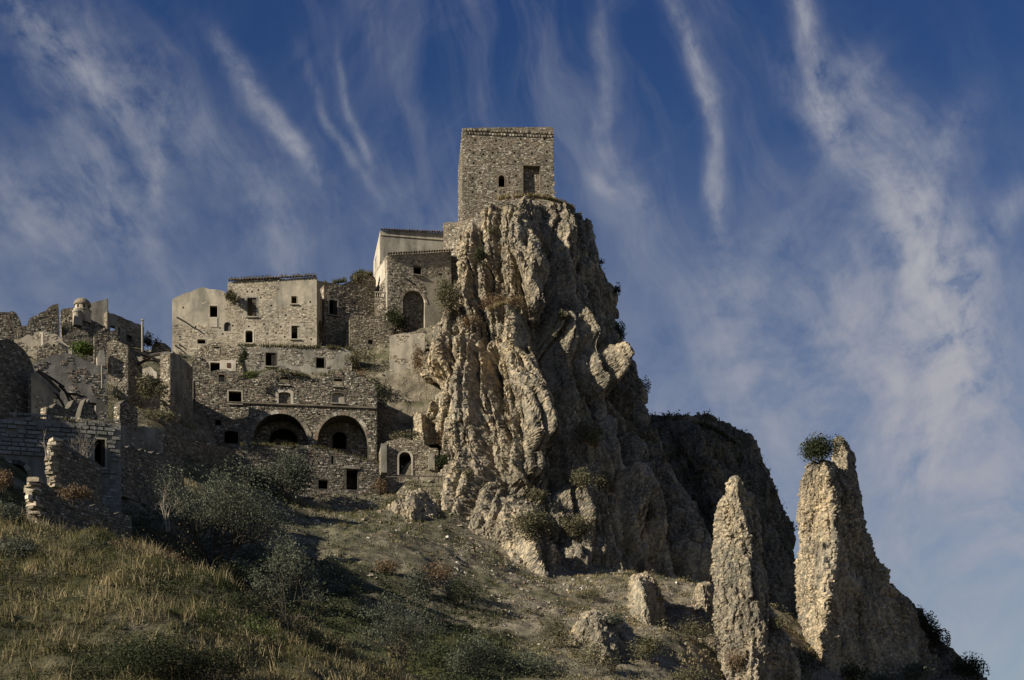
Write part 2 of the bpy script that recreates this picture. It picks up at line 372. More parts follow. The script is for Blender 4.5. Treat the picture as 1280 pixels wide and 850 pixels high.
M['leaf_scrub'] = mat_leaf('scrub_leaf', [(0.05, 0.048, 0.027), (0.125, 0.118, 0.065), (0.23, 0.205, 0.115)])
M['straw'] = mat_leaf('straw', [(0.03, 0.04, 0.014), (0.085, 0.09, 0.032), (0.20, 0.16, 0.075), (0.42, 0.34, 0.19)], 0.3)
# ------------------------------------------------------------------ the ground: one sheet through chosen points, out to the horizon
CTRL = [ # photo x, photo y, distance
 (0,850,50),(150,850,50),(300,850,52),(420,850,56),(560,850,72),(700,850,84),(850,850,104),(1000,880,118),(1100,885,130),(930,872,116),(985,846,124),(1235,855,142),
 (0,780,55),(150,780,55),(300,800,56),(380,820,58),(0,720,62),(100,720,63),(200,740,62),(300,765,62),
 (0,655,73),(60,668,72),(150,676,72),(230,712,69),(320,762,66),(430,850,64),
 (230,745,80),(320,800,80),(420,850,80),
 (0,625,84),(60,660,84),(0,600,92),(110,650,92),(150,668,90),(80,635,98),(150,645,102),
 (160,640,112),(200,690,100),(260,715,100),(300,730,100),(160,590,124),(200,600,122),(250,600,125),(290,597,140),(170,562,134),(230,572,140),
 (350,770,92),(450,800,88),(500,830,86),(600,850,86),(400,745,104),(480,775,99),(600,805,100),(560,795,104),
 (370,692,119),(450,697,121),(520,712,122),(580,737,124),(630,745,126),
 (450,728,115),(530,760,113),(600,785,113),(630,790,112),
 (330,655,130),(400,655,138),(360,636,142),(450,660,132),(550,680,132),(640,712,136),(700,732,139),(330,615,150),(400,620,152),(480,612,155),(560,605,158),(560,640,150),(620,680,147),
 (350,570,157),(430,585,157),(300,560,157),(240,560,150),(520,597,159),(575,598,162),
 (200,528,146),(210,505,152),(180,482,160),(215,470,166),(160,540,142),
 (500,512,163),(560,508,166),(470,560,161),(520,565,161),(575,560,165),
 (350,474,170),(260,470,168),(430,470,170),(480,470,170),(560,460,172),
 (300,436,178),(350,436,178),(400,438,178),(450,440,177),(440,400,184),(480,420,179),(520,418,180),(560,400,181),
 (100,530,118),(20,540,115),(60,470,150),(20,450,160),(100,445,166),(30,435,170),(100,420,172),(160,440,170),(190,440,175),
 (720,728,142),(760,724,140),(800,720,140),(850,732,138),(880,745,136),(720,740,132),(800,770,125),(700,780,120),(900,790,125),(660,840,95),(640,800,110),
 (760,800,112),(860,800,118),(940,760,145),(985,768,140),(985,800,130),(1050,836,140),(1110,850,146),
 (850,740,165),(950,760,170),(1060,800,165),
 (1240,870,160),(1320,930,160)]
RAW = [(0,0,-1.7),(40,0,-3),(-40,0,3),(0,25,-1.5),(40,25,-3),(-25,30,6),(80,60,-4),(120,120,-4),(0,45,1.5),(20,55,4),(60,90,3),(100,160,-6),(90,200,-10),(60,240,0),
 (-10,240,30),(-60,240,28),(-100,240,30),(20,225,25),(20,195,40),(0,200,48),(-30,192,56),(-60,192,56),(-75,170,58),(-100,160,52),
 (-57,97,44),(-54,83,39),(-60,75,36),(-90,120,54),(-58,112,39),(-64,126,38),(-72,140,42),(-60,55,20),(-46,62,18),(-90,30,16),(-60,30,8),(150,200,-12),(-150,100,40),(-150,0,10),(-150,220,25),(0,-80,-8),(100,-80,-8),(-100,-80,0),  # begins with an unseen spur on the left, raised to shade gully and ruins
 (0,320,-5),(-100,320,-5),(100,320,-12),(200,100,-8),(200,-20,-8),(-200,320,-5)]
_c = np.array([P3(*c) for c in CTRL]+RAW, float)
_K = lambda d2: np.sqrt(d2+9.0)
_d2 = ((_c[:, None, :2]-_c[None, :, :2])**2).sum(-1); _n = len(_c)
_A = np.zeros((_n+3, _n+3)); _A[:_n, :_n] = _K(_d2)-np.eye(_n)*0.25; _A[:_n, _n:] = np.c_[np.ones(_n), _c[:, :2]]; _A[_n:, :_n] = _A[:_n, _n:].T
_w = np.linalg.solve(_A, np.r_[_c[:, 2], 0, 0, 0])
def _pad(pts, z, fe=0.8):
    c = [((px-640)*Y/FPX, Y) for px, Y in pts]; a = sum(c[i][0]*c[(i+1) % len(c)][1]-c[(i+1) % len(c)][0]*c[i][1] for i in range(len(c)))
    return (c if a > 0 else c[::-1], z, fe)
PADS = [_pad([(296,151.8),(476,158.6),(476,168.5),(240,166)], 40.9), _pad([(474,161),(548,161.5),(548,166.3),(474,166.3)], 42.0),
    _pad([(474,154),(578,154),(578,159.3),(474,159.3)], 39.9, 1.5), _pad([(440,167.2),(582,167.4),(582,169.8),(440,169.8)], 50.8), _pad([(296,164.6),(480,165.5),(480,169.8),(296,169.8)], 54.0),
    _pad([(215,171),(440,172),(440,175.5),(215,173.8)], 59.0), _pad([(402,174),(437,175),(437,180),(402,180)], 60.6), _pad([(484,178.2),(540,178.6),(540,181),(484,179.8)], 63.0),
    _pad([(150,140),(212,142),(212,153.5),(170,153.5)], 44.5, 2.0), _pad([(284,143),(478,147),(474,157.6),(290,150.9)], 36.3, 3.5), _pad([(-20,82),(150,95),(150,103.5),(-20,91.5)], 22.0, 1.5)]
def ground0(x, y):
    x = np.asarray(x, float); y = np.asarray(y, float); sh = x.shape; x = x.ravel(); y = y.ravel(); z = _w[_n]+_w[_n+1]*x+_w[_n+2]*y
    for i in range(_n): z = z+_w[i]*np.sqrt((x-_c[i, 0])**2+(y-_c[i, 1])**2+9.0)
    for poly, zl, fe in PADS:
        c = np.array(poly); dmin = np.full(len(x), 1e9)
        for i in range(len(c)):
            a, b = c[i], c[(i+1) % len(c)]; e = b-a; nrm = np.array([e[1], -e[0]])/np.linalg.norm(e)
            dmin = np.minimum(dmin, -((x-a[0])*nrm[0]+(y-a[1])*nrm[1]))
        t = sst(-fe, 0.0, dmin); z = z*(1-t)+np.minimum(z, zl)*t
    far = np.maximum(np.abs(x)-150, np.maximum(y-270, -60-y)); t = sst(0, 160, far)
    z = z*(1-t)+(-14+6*pn(x/300, y/300, 0.5))*t
    return z.reshape(sh)
def ground(x, y):
    x = np.asarray(x, float); y = np.asarray(y, float)
    z = ground0(x, y)
    return z+0.45*sst(84, 72, y)*fbm(x/3.6, y/3.6, 7.7, 2)+0.55*fbm(x/7, y/7, 1.3, 3)+0.16*fbm(x/1.7, y/1.7, 4.1, 3)
def gz(x, y): return float(ground(np.array([x]), np.array([y]))[0])
def on_ground(px, py, y0=45.0, y1=230.0):
    "first point of the ground seen through this place of the photograph"
    Y = np.linspace(y0, y1, 1500); x = (px-640)*Y/FPX; z = (HORIZ-py)*Y/FPX; g = ground(x, Y)
    k = np.argmax(g > z)
    return (float(x[k]), float(Y[k]), float(g[k])) if g[k] > z[k] else (float(x[-1]), float(Y[-1]), float(z[-1]))

def mat_ground():
    m, N, bs, pos = new_mat('hillside_ground')
    n1 = N.noise(pos, 0.12, 6, 0.62, 0.4); n2 = N.noise(pos, 0.9, 6, 0.65); n3 = N.noise(pos, 6.0, 5, 0.7)
    at = N.node('ShaderNodeAttribute', attribute_name='straw'); ab = N.node('ShaderNodeAttribute', attribute_name='bare')
    green = N.ramp(n2, [(0.3, (0.028, 0.032, 0.014)), (0.5, (0.07, 0.075, 0.03)), (0.7, (0.13, 0.12, 0.055))])
    strawc = N.ramp(n2, [(0.3, (0.03, 0.03, 0.018)), (0.5, (0.075, 0.068, 0.038)), (0.72, (0.14, 0.115, 0.065))])
    bare = N.ramp(n2, [(0.3, (0.085, 0.072, 0.052)), (0.5, (0.20, 0.172, 0.125)), (0.7, (0.34, 0.295, 0.215))])
    c = N.mix(N.math('MULTIPLY', at.outputs['Fac'], N.mapr(n1, 0.35, 0.6, 0.35, 1)), green, strawc)
    c = N.mix(N.math('MULTIPLY', ab.outputs['Fac'], N.mapr(n1, 0.35, 0.55, 0.3, 1)), c, bare)
    sl = N.node('ShaderNodeNewGeometry'); sz = N.node('ShaderNodeSeparateXYZ'); N.l.new(sl.outputs['Normal'], sz.inputs[0])
    c = N.mix(N.mapr(sz.outputs[2], 0.62, 0.78, 0.85, 0), c, bare)
    v = N.node('ShaderNodeTexVoronoi'); v.inputs['Scale'].default_value = 2.4; N.l.new(pos, v.inputs['Vector'])
    peb = N.mapr(v.outputs['Distance'], 0.1, 0.35, 1, 0)
    vs = N.node('ShaderNodeSeparateColor'); N.l.new(v.outputs['Color'], vs.inputs[0])
    pm = N.math('MULTIPLY', N.math('MULTIPLY', peb, N.mapr(vs.outputs[0], 0.55, 0.8)), N.math('MULTIPLY', ab.outputs['Fac'], 0.7))
    c = N.mix(pm, c, (0.36, 0.31, 0.23))
    N.l.new(c, bs.inputs['Base Color'])
    h = N.math('ADD', N.math('MULTIPLY', n3, 0.6), n2); h = N.math('ADD', h, N.math('MULTIPLY', pm, 0.8))
    bump(N, bs, h, 1.0, 0.25); return m
M['ground'] = mat_ground()

def build_ground():
    def axis(lo, hi, d, ext):
        a = list(np.arange(lo, hi, d)); s = d; x = lo; left = []
        while x > -ext: s *= 1.25; x -= s; left.append(x)
        s = d; x = a[-1]; right = []
        while x < ext: s *= 1.25; x += s; right.append(x)
        return np.array(left[::-1]+a+right)
    xs = axis(-70, 75, 0.30, 5000)
    yc = [44.0]
    while yc[-1] < 215: yc.append(yc[-1]+0.16+0.0022*(yc[-1]-44))
    y0 = []; s = 0.5; y = 44.0
    while y > -5000: s *= 1.22; y -= s; y0.append(y)
    y1 = []; s = 0.6; y = yc[-1]
    while y < 8000: s *= 1.22; y += s; y1.append(y)
    ys = np.array(y0[::-1]+yc+y1)
    X, Y = np.meshgrid(xs, ys); Z = ground(X, Y)
    # fine clods where near
    near = (np.abs(X) < 75) & (Y > 40) & (Y < 216)
    ero = np.exp(-(pn(X[near]/3.3, Y[near]/7.5, 31.0)/.10)**2)
    Z[near] -= 0.13*ero*(Y[near] > 84)*(X[near] > -25)
    Z[near] += 0.13*fbm(X[near]/0.6, Y[near]/0.6, 2.2, 2)
    px = 640+FPX*X/np.maximum(Y, 1); py = HORIZ-FPX*Z/np.maximum(Y, 1)
    straw = np.where(Y < 78, 1.0, 0.0)
    straw = np.maximum(straw, sst(660, 720, px)*sst(160, 130, Y)*0.8*(Y > 60))
    bare = sst(96, 116, Y)*(0.62+0.38*sst(480, 640, px))*(X > -40)
    bare = np.maximum(bare, sst(620, 700, px)*0.8); bare = np.where(Y < 80, bare*0.4, bare)
    bare = np.maximum(bare, 0.6*(Y > 140)*(px < 240))
    h, w = X.shape; idx = np.arange(h*w).reshape(h, w)
    F = np.stack([idx[:-1, :-1], idx[:-1, 1:], idx[1:, 1:], idx[1:, :-1]], -1).reshape(-1, 4)
    V = np.stack([X, Y, Z], -1).reshape(-1, 3)
    o = mesh_np('ground', V, F, M['ground'], smooth=True, attrs={'straw': straw.ravel(), 'bare': bare.ravel()})
    put_props(o, 'steep hillside of dry grass, bare earth and loose stones', None, None, 'structure'); return o
build_ground()

# ------------------------------------------------------------------ rock bodies
SURF = []
def interp_rows(rows, n):
    R = np.array(rows, float); d = np.r_[0, np.cumsum(np.hypot(np.diff(R[:, 0]), 1e-3))]; t = np.linspace(0, d[-1], n)
    out = np.stack([np.interp(t, d, R[:, k]) for k in range(R.shape[1])], -1)
    k = max(1, n//60); ker = np.ones(2*k+1)/(2*k+1)
    for c in range(out.shape[1]): out[:, c] = np.convolve(np.pad(out[:, c], k, 'edge'), ker, 'valid')
    return out
def rock_body(name, rows, nrow, nfront, nback=60, feats=(), flute=(12, 1.6, 0.25), rough=0.5, mat='rock', blur=0.05, slant=0.0, seed=0.0, parent=None, dome=1.0, pebbles=0.12, lump=1.0, frac=0.35, fan=None):
    """rows: photo y, left x, nose x, right x, distance of left, nose, right, metres of depth behind. flute: (count, metres, rate down the height)"""
    R = interp_rows(rows, nrow); nc = 26                              # from the bottom row to the top one
    py, l, nx, r, Yl, Yn, Yr, bd = R.T
    def pt(px_, Y_): return np.stack([(px_-640)*Y_/FPX, Y_, (HORIZ-py)*Y_/FPX], -1)
    Lp, Np, Rp = pt(l, Yl), pt(nx, Yn), pt(r, Yr)
    mid = (Lp+Rp)/2; Bp = mid+np.stack([0*bd, bd, 0*bd], -1); Bl = (Lp+Bp)/2+np.stack([-(Rp-Lp)[:, 0]*0.12, bd*0.2, 0*bd], -1); Br = (Rp+Bp)/2+np.stack([(Rp-Lp)[:, 0]*0.12, bd*0.2, 0*bd], -1)
    for q in (Bp, Bl, Br): q[:, 2] = (Lp[:, 2]+Rp[:, 2])/2
    key = np.stack([Lp, Np, Rp, Br, Bp, Bl, Lp], 1)
    lens = np.linalg.norm(np.diff(key, axis=1), axis=2).mean(0); f = lens[0]/(lens[0]+lens[1]); na = int(nfront*f); nb = nfront-na
    cnt = [na, nb, nback//4, nback//4, nback//4, nback-3*(nback//4)]
    cols = []; S = []
    for k, c in enumerate(cnt):
        t = np.arange(c)/c; cols.append(key[:, k, None]*(1-t)[None, :, None]+key[:, k+1, None]*t[None, :, None])
        S.append((t*f if k == 0 else f+t*(1-f) if k == 1 else 1+(k-2+t)*0.25))
    P = np.concatenate(cols, 1); S = np.concatenate(S); W = P.shape[1]
    kb = max(1, int(nfront*blur)); ker = np.hanning(2*kb+3)[1:-1]; ker /= ker.sum()
    for a in range(3):
        Q = np.concatenate([P[:, -kb:, a], P[:, :, a], P[:, :kb, a]], 1)
        P[:, :, a] = np.apply_along_axis(lambda v: np.convolve(v, ker, 'valid'), 1, Q)
    # dome cap
    top = P[-1]; c = top.mean(0); tt = (np.arange(1, nc+1)/nc)
    cap = np.stack([c+(top-c)*math.cos(t*math.pi/2)**0.8+np.array([0, 0, dome*math.sin(t*math.pi/2)]) for t in tt])
    cap[-1] = c+np.array([0, 0, dome])+(top-c)*0.002
    P = np.concatenate([P, cap], 0); H = P.shape[0]
    def normals(P):
        du = np.roll(P, -1, 1)-np.roll(P, 1, 1); dv = np.gradient(P, axis=0); n = np.cross(du, dv); return n/(np.linalg.norm(n, axis=2, keepdims=True)+1e-9)
    n = normals(P)
    t01 = np.clip(np.arange(H)/nrow, 0, 1.1)[:, None]; u = S[None, :]+0*t01
    capf = np.where(np.arange(H) < nrow, 1.0, np.clip(1-(np.arange(H)-nrow)/nc, 0, 1))[:, None]
    pxs = 640+FPX*P[..., 0]/P[..., 1]; pys = HORIZ-FPX*P[..., 2]/P[..., 1]; front = (S < 1.02)[None, :]
    D = np.zeros(P.shape[:2]); x, y, z = P[..., 0], P[..., 1], P[..., 2]
    uu = (u+slant*(1-t01))*flute[0]; wob = 0.36*fbm(x/9, y/9, z/17+seed, 3)
    zz = z*flute[2]/3
    if fan:                                                            # flutes hang plumb on one side and spread with the slope on the other
        ey = [f_[0] for f_ in fan[1]]; ex = [f_[1] for f_ in fan[1]]; cf = (pxs-fan[0])/(np.interp(pys, ey, ex)-fan[0])
        uu = np.where(front, cf*flute[0]*0.8+wob, uu)
    fl = 2.6*np.abs(pn(uu+wob, zz*0.5+seed, 0.3+seed))**0.62-0.8
    fl2 = 2.4*np.abs(pn(uu*2.9+wob*2, zz*0.9+seed+5, 1.3))-0.6
    fl3 = 2.2*np.abs(pn(uu*8.5+wob*4, zz*2.2+seed+2, 2.3))-0.5
    D += flute[1]*(fl*0.8+fl2*0.36+fl3*0.12)*capf
    D += lump*(1.3*fbm(x/11+seed, y/11, z/20, 3)+0.5*ridged(x/4.1, y/4.1, z/13+seed, 2))
    for ft in feats:                                                  # (points (x, y) of the photograph, half width px, metres, sharpness)
        pts, wd, am = ft[0], ft[1], ft[2]; ys_ = [p[1] for p in pts]; xs_ = [p[0] for p in pts]
        o_ = np.argsort(ys_); ys_ = np.array(ys_)[o_]; xs_ = np.array(xs_)[o_]
        lx = np.interp(pys, ys_, xs_); q = (pxs-lx+1.6*wob*2)/wd
        end = sst(ys_[0]-6, ys_[0]+8, pys)*sst(ys_[-1]+10, ys_[-1]-10, pys)
        D += np.where(front, am*np.exp(-np.abs(q)**(ft[3] if len(ft) > 3 else 2.2))*end, 0)
    crk = np.exp(-(pn(uu*1.7+wob*1.5+9, zz*1.3+seed, 4.4)/0.055)**2)+0.7*np.exp(-(pn(uu*4.3+wob*2+3, zz*2.5+seed, 7.4)/0.07)**2)
    D -= crk*flute[1]*(0.42+0.35*sst(.35, .6, u))*sst(-.15, .35, pn(u*5+3, z/9, seed+6)+.15)
    led = (z/5.5+0.6*fbm(x/12, y/12, seed+1, 2)) % 1.0
    D += lump*0.5*(1-led)*sst(-.1, .4, pn(u*4+8, z/12, seed+11))
    D -= D[:nrow][:, S < 1].mean()+0.12*rough
    D *= np.where(np.arange(H) < nrow, 1.0-0.55*sst(0.86, 1.0, t01[:, 0]), 0.30)[:, None]
    P = P+n*D[..., None]
    n = normals(P); x, y, z = P[..., 0], P[..., 1], P[..., 2]
    D2 = rough*(0.42*fbm(x/1.3, y/1.3, z/3.6+seed, 3, 0.6)+0.20*ridged(x/0.75, y/0.75, z/1.5+seed, 2)+0.5*np.minimum(0, fbm(x/2.2+7, y/2.2, z/6.2, 2)+0.25)*1.6)
    D2 += pebbles*np.abs(pn(x/0.28, y/0.28, z/0.28))*1.4*(.4+1.1*sst(-.3, .3, pn(x/5, y/5, z/6+seed)))
    wx, wy = x+.5*pn(x/2, y/2, z/2+3), y+.5*pn(x/2+5, y/2, z/2)
    v1, e1 = cells(wx/1.5, wy/1.5, z/5.2, 11); v2, e2 = cells(wx/.6+7, wy/.6, z/1.5, 29)
    D2 += rough*frac*(1.15*(v1-.5)-.40*np.exp(-(e1/.06)**2)+.40*(v2-.5)-.16*np.exp(-(e2/.08)**2))
    P = P+n*D2[..., None]
    idx = np.arange(H*W).reshape(H, W); nx_ = np.roll(idx, -1, 1)
    F = np.stack([idx[:-1], nx_[:-1], nx_[1:], idx[1:]], -1).reshape(-1, 4)
    SURF.append(P[:, (S < 1.02)].reshape(-1, 3))
    o = mesh_np(name, P.reshape(-1, 3), F, M[mat], parent)
    return o
CLIFF_ROWS = [ # bottom to top
 (780,600,660,930,158,140,172,22),
 (740,580,655,915,158,141,172,22),
 (700,572,650,902,158,143,173,22),
 (660,566,646,878,159,145,174,22),
 (620,567,648,858,160,147,175,22),
 (580,574,652,836,162,150,176,22),
 (540,560,656,814,164,152,177,22),
 (505,541,658,803,166,155,179,21),
 (470,531,662,792,168,158,180,20),
 (440,535,664,782,170,160,181,19),
 (410,544,666,773,172,163,182,18),
 (380,557,666,771,174,166,183,17),
 (345,577,668,763,177,169,184,16),
 (310,588,670,752,179,172,185,15),
 (290,592,678,745,181,174,186,14),
 (276,596,680,736,183,176,187,13),
 (267,602,684,720,184,178,188,12),
 (261,608,680,706,185,180,188,10)]
CLIFF_FEATS = [
 ([(598,290),(590,400)],8,1.0), ([(612,300),(600,335)],9,-1.2), ([(597,345),(597,385)],5,-2.4), ([(608,335),(604,380)],6,1.0),
 ([(622,335),(622,378)],10,-2.2), ([(637,265),(640,370)],10,1.0), ([(662,262),(664,362)],9,2.4,3), ([(653,300),(655,320)],3,-1.6),
 ([(680,262),(682,300),(686,400)],13,-3.0,3), ([(706,280),(702,320)],6,0.9), ([(718,275),(722,330)],9,-1.0),
 ([(640,372),(620,392),(610,430)],20,-1.4), ([(690,392),(712,440),(740,505)],12,2.0,3), ([(668,400),(680,445),(690,500),(700,560),(703,610)],13,-8.0,3.5),
 ([(650,400),(655,470),(672,560)],16,2.2,3), ([(630,470),(640,560)],4,-2.4), ([(622,440),(623,500)],5,-2.6), ([(600,450),(606,500),(594,600),(610,680)],22,2.5,3),
 ([(574,430),(560,470)],9,1.4), ([(556,470),(540,510)],12,-3.0), ([(540,350),(536,430)],12,1.6), ([(560,380),(552,440)],7,-2.2),
 ([(645,590),(668,640),(692,685)],22,-4.5,3), ([(740,440),(756,520),(770,600)],10,-2.4,3), ([(728,455),(735,500)],8,1.8), ([(765,545),(790,620),(806,700)],7,1.8,3),
 ([(780,520),(812,640),(840,720)],8,-2.2,3), ([(800,540),(840,640),(872,720)],7,1.4), ([(748,300),(760,420)],6,-1.0), ([(700,600),(740,700)],9,1.4), ([(722,440),(758,560),(796,700)],5,1.7), ([(700,300),(724,420),(762,560)],6,-1.6), ([(716,330),(738,400),(772,520),(822,660)],6,-1.6), ([(748,400),(778,520),(822,640),(862,730)],5,1.6), ([(770,470),(800,560),(850,700)],5,-1.8), ([(715,440),(742,540)],6,-1.6), ([(660,640),(676,700)],5,1.4), ([(694,640),(716,710)],5,1.6)]
cliff = rock_body('cliff', CLIFF_ROWS, 560, 640, 60, CLIFF_FEATS, flute=(20, 2.4, 0.03), rough=0.5, frac=0.45, lump=0.25, slant=0.0, fan=(586, [(250, 745), (300, 752), (400, 775), (480, 800), (560, 842), (640, 880), (780, 940)]), dome=0.7, blur=0.035)
put_props(cliff, 'towering fluted crag of pale conglomerate with the square tower on top', None, None, 'structure')

HILL_ROWS = [
 (800,830,900,1030,196,172,205,30),(740,822,900,1016,196,175,205,30),(700,815,900,1006,197,180,205,28),(660,810,895,998,198,184,206,26),
 (630,800,890,988,199,187,207,24),(600,795,885,972,200,190,208,20),(570,790,880,950,201,193,209,17),(545,785,872,922,202,196,210,14),(532,780,868,902,203,199,211,10),(526,780,862,888,204,202,211,7)]
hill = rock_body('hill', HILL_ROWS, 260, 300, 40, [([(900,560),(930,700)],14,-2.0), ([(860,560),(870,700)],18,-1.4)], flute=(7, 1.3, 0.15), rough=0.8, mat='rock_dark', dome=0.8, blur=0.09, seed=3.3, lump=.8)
put_props(hill, 'dark shaded rock bluff behind the crag with weeds along its crest', None, None, 'structure')

def rock_thing(name, label, cat, rows, nrow, nfront, group=None, **kw):
    o = rock_body(name, rows, nrow, nfront, **kw); center_origin(o); put_props(o, label, cat, group); return o
RG = 'conglomerate pinnacles standing on the slope'
rock_thing('rock_pinnacle', 'slender pale rock needle with rounded tip rising before the dark bluff', 'rock pinnacle', [
 (880,868,930,1010,120,112,122,7),(850,880,935,996,120,113,122,7),(810,897,940,982,120,114,122,6.5),(780,898,940,972,120,115,122,6),(740,895,938,960,120,115.5,121.5,5.5),(700,894,936,950,120,116,121.5,5),
 (670,894,932,949,120,116.2,121.4,4.5),(645,898,928,945,119.8,116.6,121.2,4),(625,909,922,931,119.6,117,121,2.8),(612,914,920,925,119.2,117.8,120.2,1.6),(603,918,920,922,119,118.4,119.8,.6)],
 300, 220, RG, feats=[([(936,750),(930,850)],5,-1.6), ([(915,760),(918,850)],8,0.8), ([(965,800),(975,850)],8,1.0), ([(914,655),(915,675)],3,-0.5)],
 flute=(5, 0.5, 0.3), rough=0.7, blur=0.07, dome=0.3, seed=1.7, lump=0.3, pebbles=0.16)
rock_thing('rock_pinnacle', 'broad dark-sided rock spire with a bush growing on its tip', 'rock pinnacle', [
 (880,985,1040,1205,140,128,150,12),(850,994,1034,1190,140,129,149,12),(820,1003,1030,1176,140,130,148,11),(790,998,1028,1160,140,130.5,147,11),(760,996,1030,1140,139,131,146,10),
 (730,997,1034,1116,139,131.5,145,9),(700,999,1036,1098,139,132,144,8),(670,1003,1038,1086,138.5,132.5,143,7),(640,1000,1038,1079,138,133,142,6),(615,1005,1036,1070,138,133.5,141,5),
 (600,1007,1034,1064,137.6,134,140.5,4.5),(588,1010,1032,1058,137.4,134.4,140,4),(581,1015,1030,1046,137.2,135,139.5,3)],
 340, 260, RG, feats=[([(1046,560),(1052,640),(1060,720)],4,-0.7), ([(1024,590),(1020,650),(1022,740)],10,0.7), ([(1058,690),(1061,712)],3,-1.6), ([(1043,765),(1046,782)],5,-1.6)],
 flute=(5, 0.6, 0.2), rough=0.75, blur=0.04, dome=0.4, seed=5.1, lump=0.35, pebbles=0.16)
rock_thing('boulder', 'pale leaning rock leg propped against the foot of the slender needle', 'boulder', [
 (880,944,975,1010,122,116.5,123,4),(845,944,970,998,122,117,123,4),(815,944,962,985,121.6,117.4,122.6,3.5),(785,942,955,972,121.4,118,122.2,3),(760,940,948,960,121.2,118.8,122,2)],
 130, 90, flute=(4, 0.35, 0.3), rough=0.6, dome=0.2, seed=12.2, lump=0.25, pebbles=0.15)
rock_thing('rock_fin', 'sunlit narrow rock fin leaning against the top of the dark-sided spire', 'rock', [
 (660,1056,1068,1078,141,139.5,142,2.5),(640,1052,1068,1077,141,139.3,142,2.5),(610,1046,1062,1074,141,139,142,2.5),(585,1043,1060,1071,141,139,142,2.2),(568,1042,1058,1067,141,139.2,142,1.8),(558,1045,1055,1060,141,139.8,142,1),(550,1044,1050,1055,141,140,141.6,0.6)],
 130, 90, flute=(3, 0.2, 0.3), rough=0.4, dome=0.2, seed=2.2, lump=0.15, pebbles=0.14)
rock_thing('rock_ridge', 'dark shaded rock spur falling away from the bush-topped spire', 'rock', [
 (880,1080,1130,1262,150,142,160,14),(850,1078,1130,1232,150,143,158,14),(810,1076,1126,1184,150,144,156,12),(785,1076,1120,1166,150,145,155,10),(765,1078,1114,1150,150,146,154,8),(745,1080,1106,1128,150,147,153,6),(732,1084,1102,1112,150,148,152,4)],
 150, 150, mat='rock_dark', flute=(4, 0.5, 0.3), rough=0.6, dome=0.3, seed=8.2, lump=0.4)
rock_thing('rock_stub', 'small rounded pale rock standing close beside the slender needle', 'rock', [
 (800,868,885,905,130,127.5,131,3),(775,868,884,900,130,127.8,131,3),(755,867,882,896,130,128,131,2.6),(740,869,881,893,130,128.4,131,2),(733,873,880,888,130,129,130.6,1)],
 90, 70, flute=(3, 0.15, 0.3), rough=0.4, dome=0.2, seed=4.4, lump=0.15, pebbles=0.15)
rock_thing('rock_slab', 'wedge-shaped conglomerate rock sticking out of the grassy knoll', 'rock', [
 (812,806,815,828,124.6,120,125,2.5),(788,796,812,829,124.6,119.8,125,3),(765,786,808,829,125,120,125.4,3),(745,782,804,824,125.4,120.6,126,3),(730,783,801,817,126,121.4,126.4,2.6),(722,788,798,809,126,122.4,126.4,1.6)],
 100, 90, flute=(3, 0.25, 0.3), rough=0.5, dome=0.2, seed=6.4, lump=0.2, pebbles=0.16)
rock_thing('rock_outcrop', 'low crumbling rock outcrop among scrub below the grassy knoll', 'rock', [
 (862,710,750,806,109,102,111,5),(828,712,748,798,109,102.8,111,5),(804,718,748,790,110,104,111.6,4.5),(784,724,746,777,111,106,112,3.5),(772,732,745,765,111.6,108,112.4,2)],
 90, 110, flute=(5, 0.5, 0.3), rough=0.8, dome=0.3, seed=7.7, lump=0.4, pebbles=0.2)
rock_thing('boulder', 'large grey boulder lying in the stony meadow below the arched doorway', 'boulder', [
 (656,478,515,555,149,144.5,150,4),(645,480,514,552,149,144.8,150,4),(634,484,514,546,149.5,145.6,150.5,4),(625,490,514,540,150,147,151,3.5),(619,498,514,530,150.4,148,151,2)],
 80, 110, flute=(4, 0.3, 0.3), rough=0.7, dome=0.4, seed=9.2, lump=0.35, pebbles=0.2)
rock_thing('boulder', 'round pale knob of rock beside the dark recess above the arched doorway', 'boulder', [
 (556,512,530,552,165,161.5,165.5,3),(545,514,529,546,165,161.8,165,3),(532,516,527,540,165,162.2,165,2.6),(523,516,526,537,165,162.4,165,2.6),(519,519,526,534,165,163,165,2.2)],
 60, 70, flute=(3, 0.15, 0.3), rough=0.4, dome=0.3, seed=10.2, lump=0.2, pebbles=0.2)
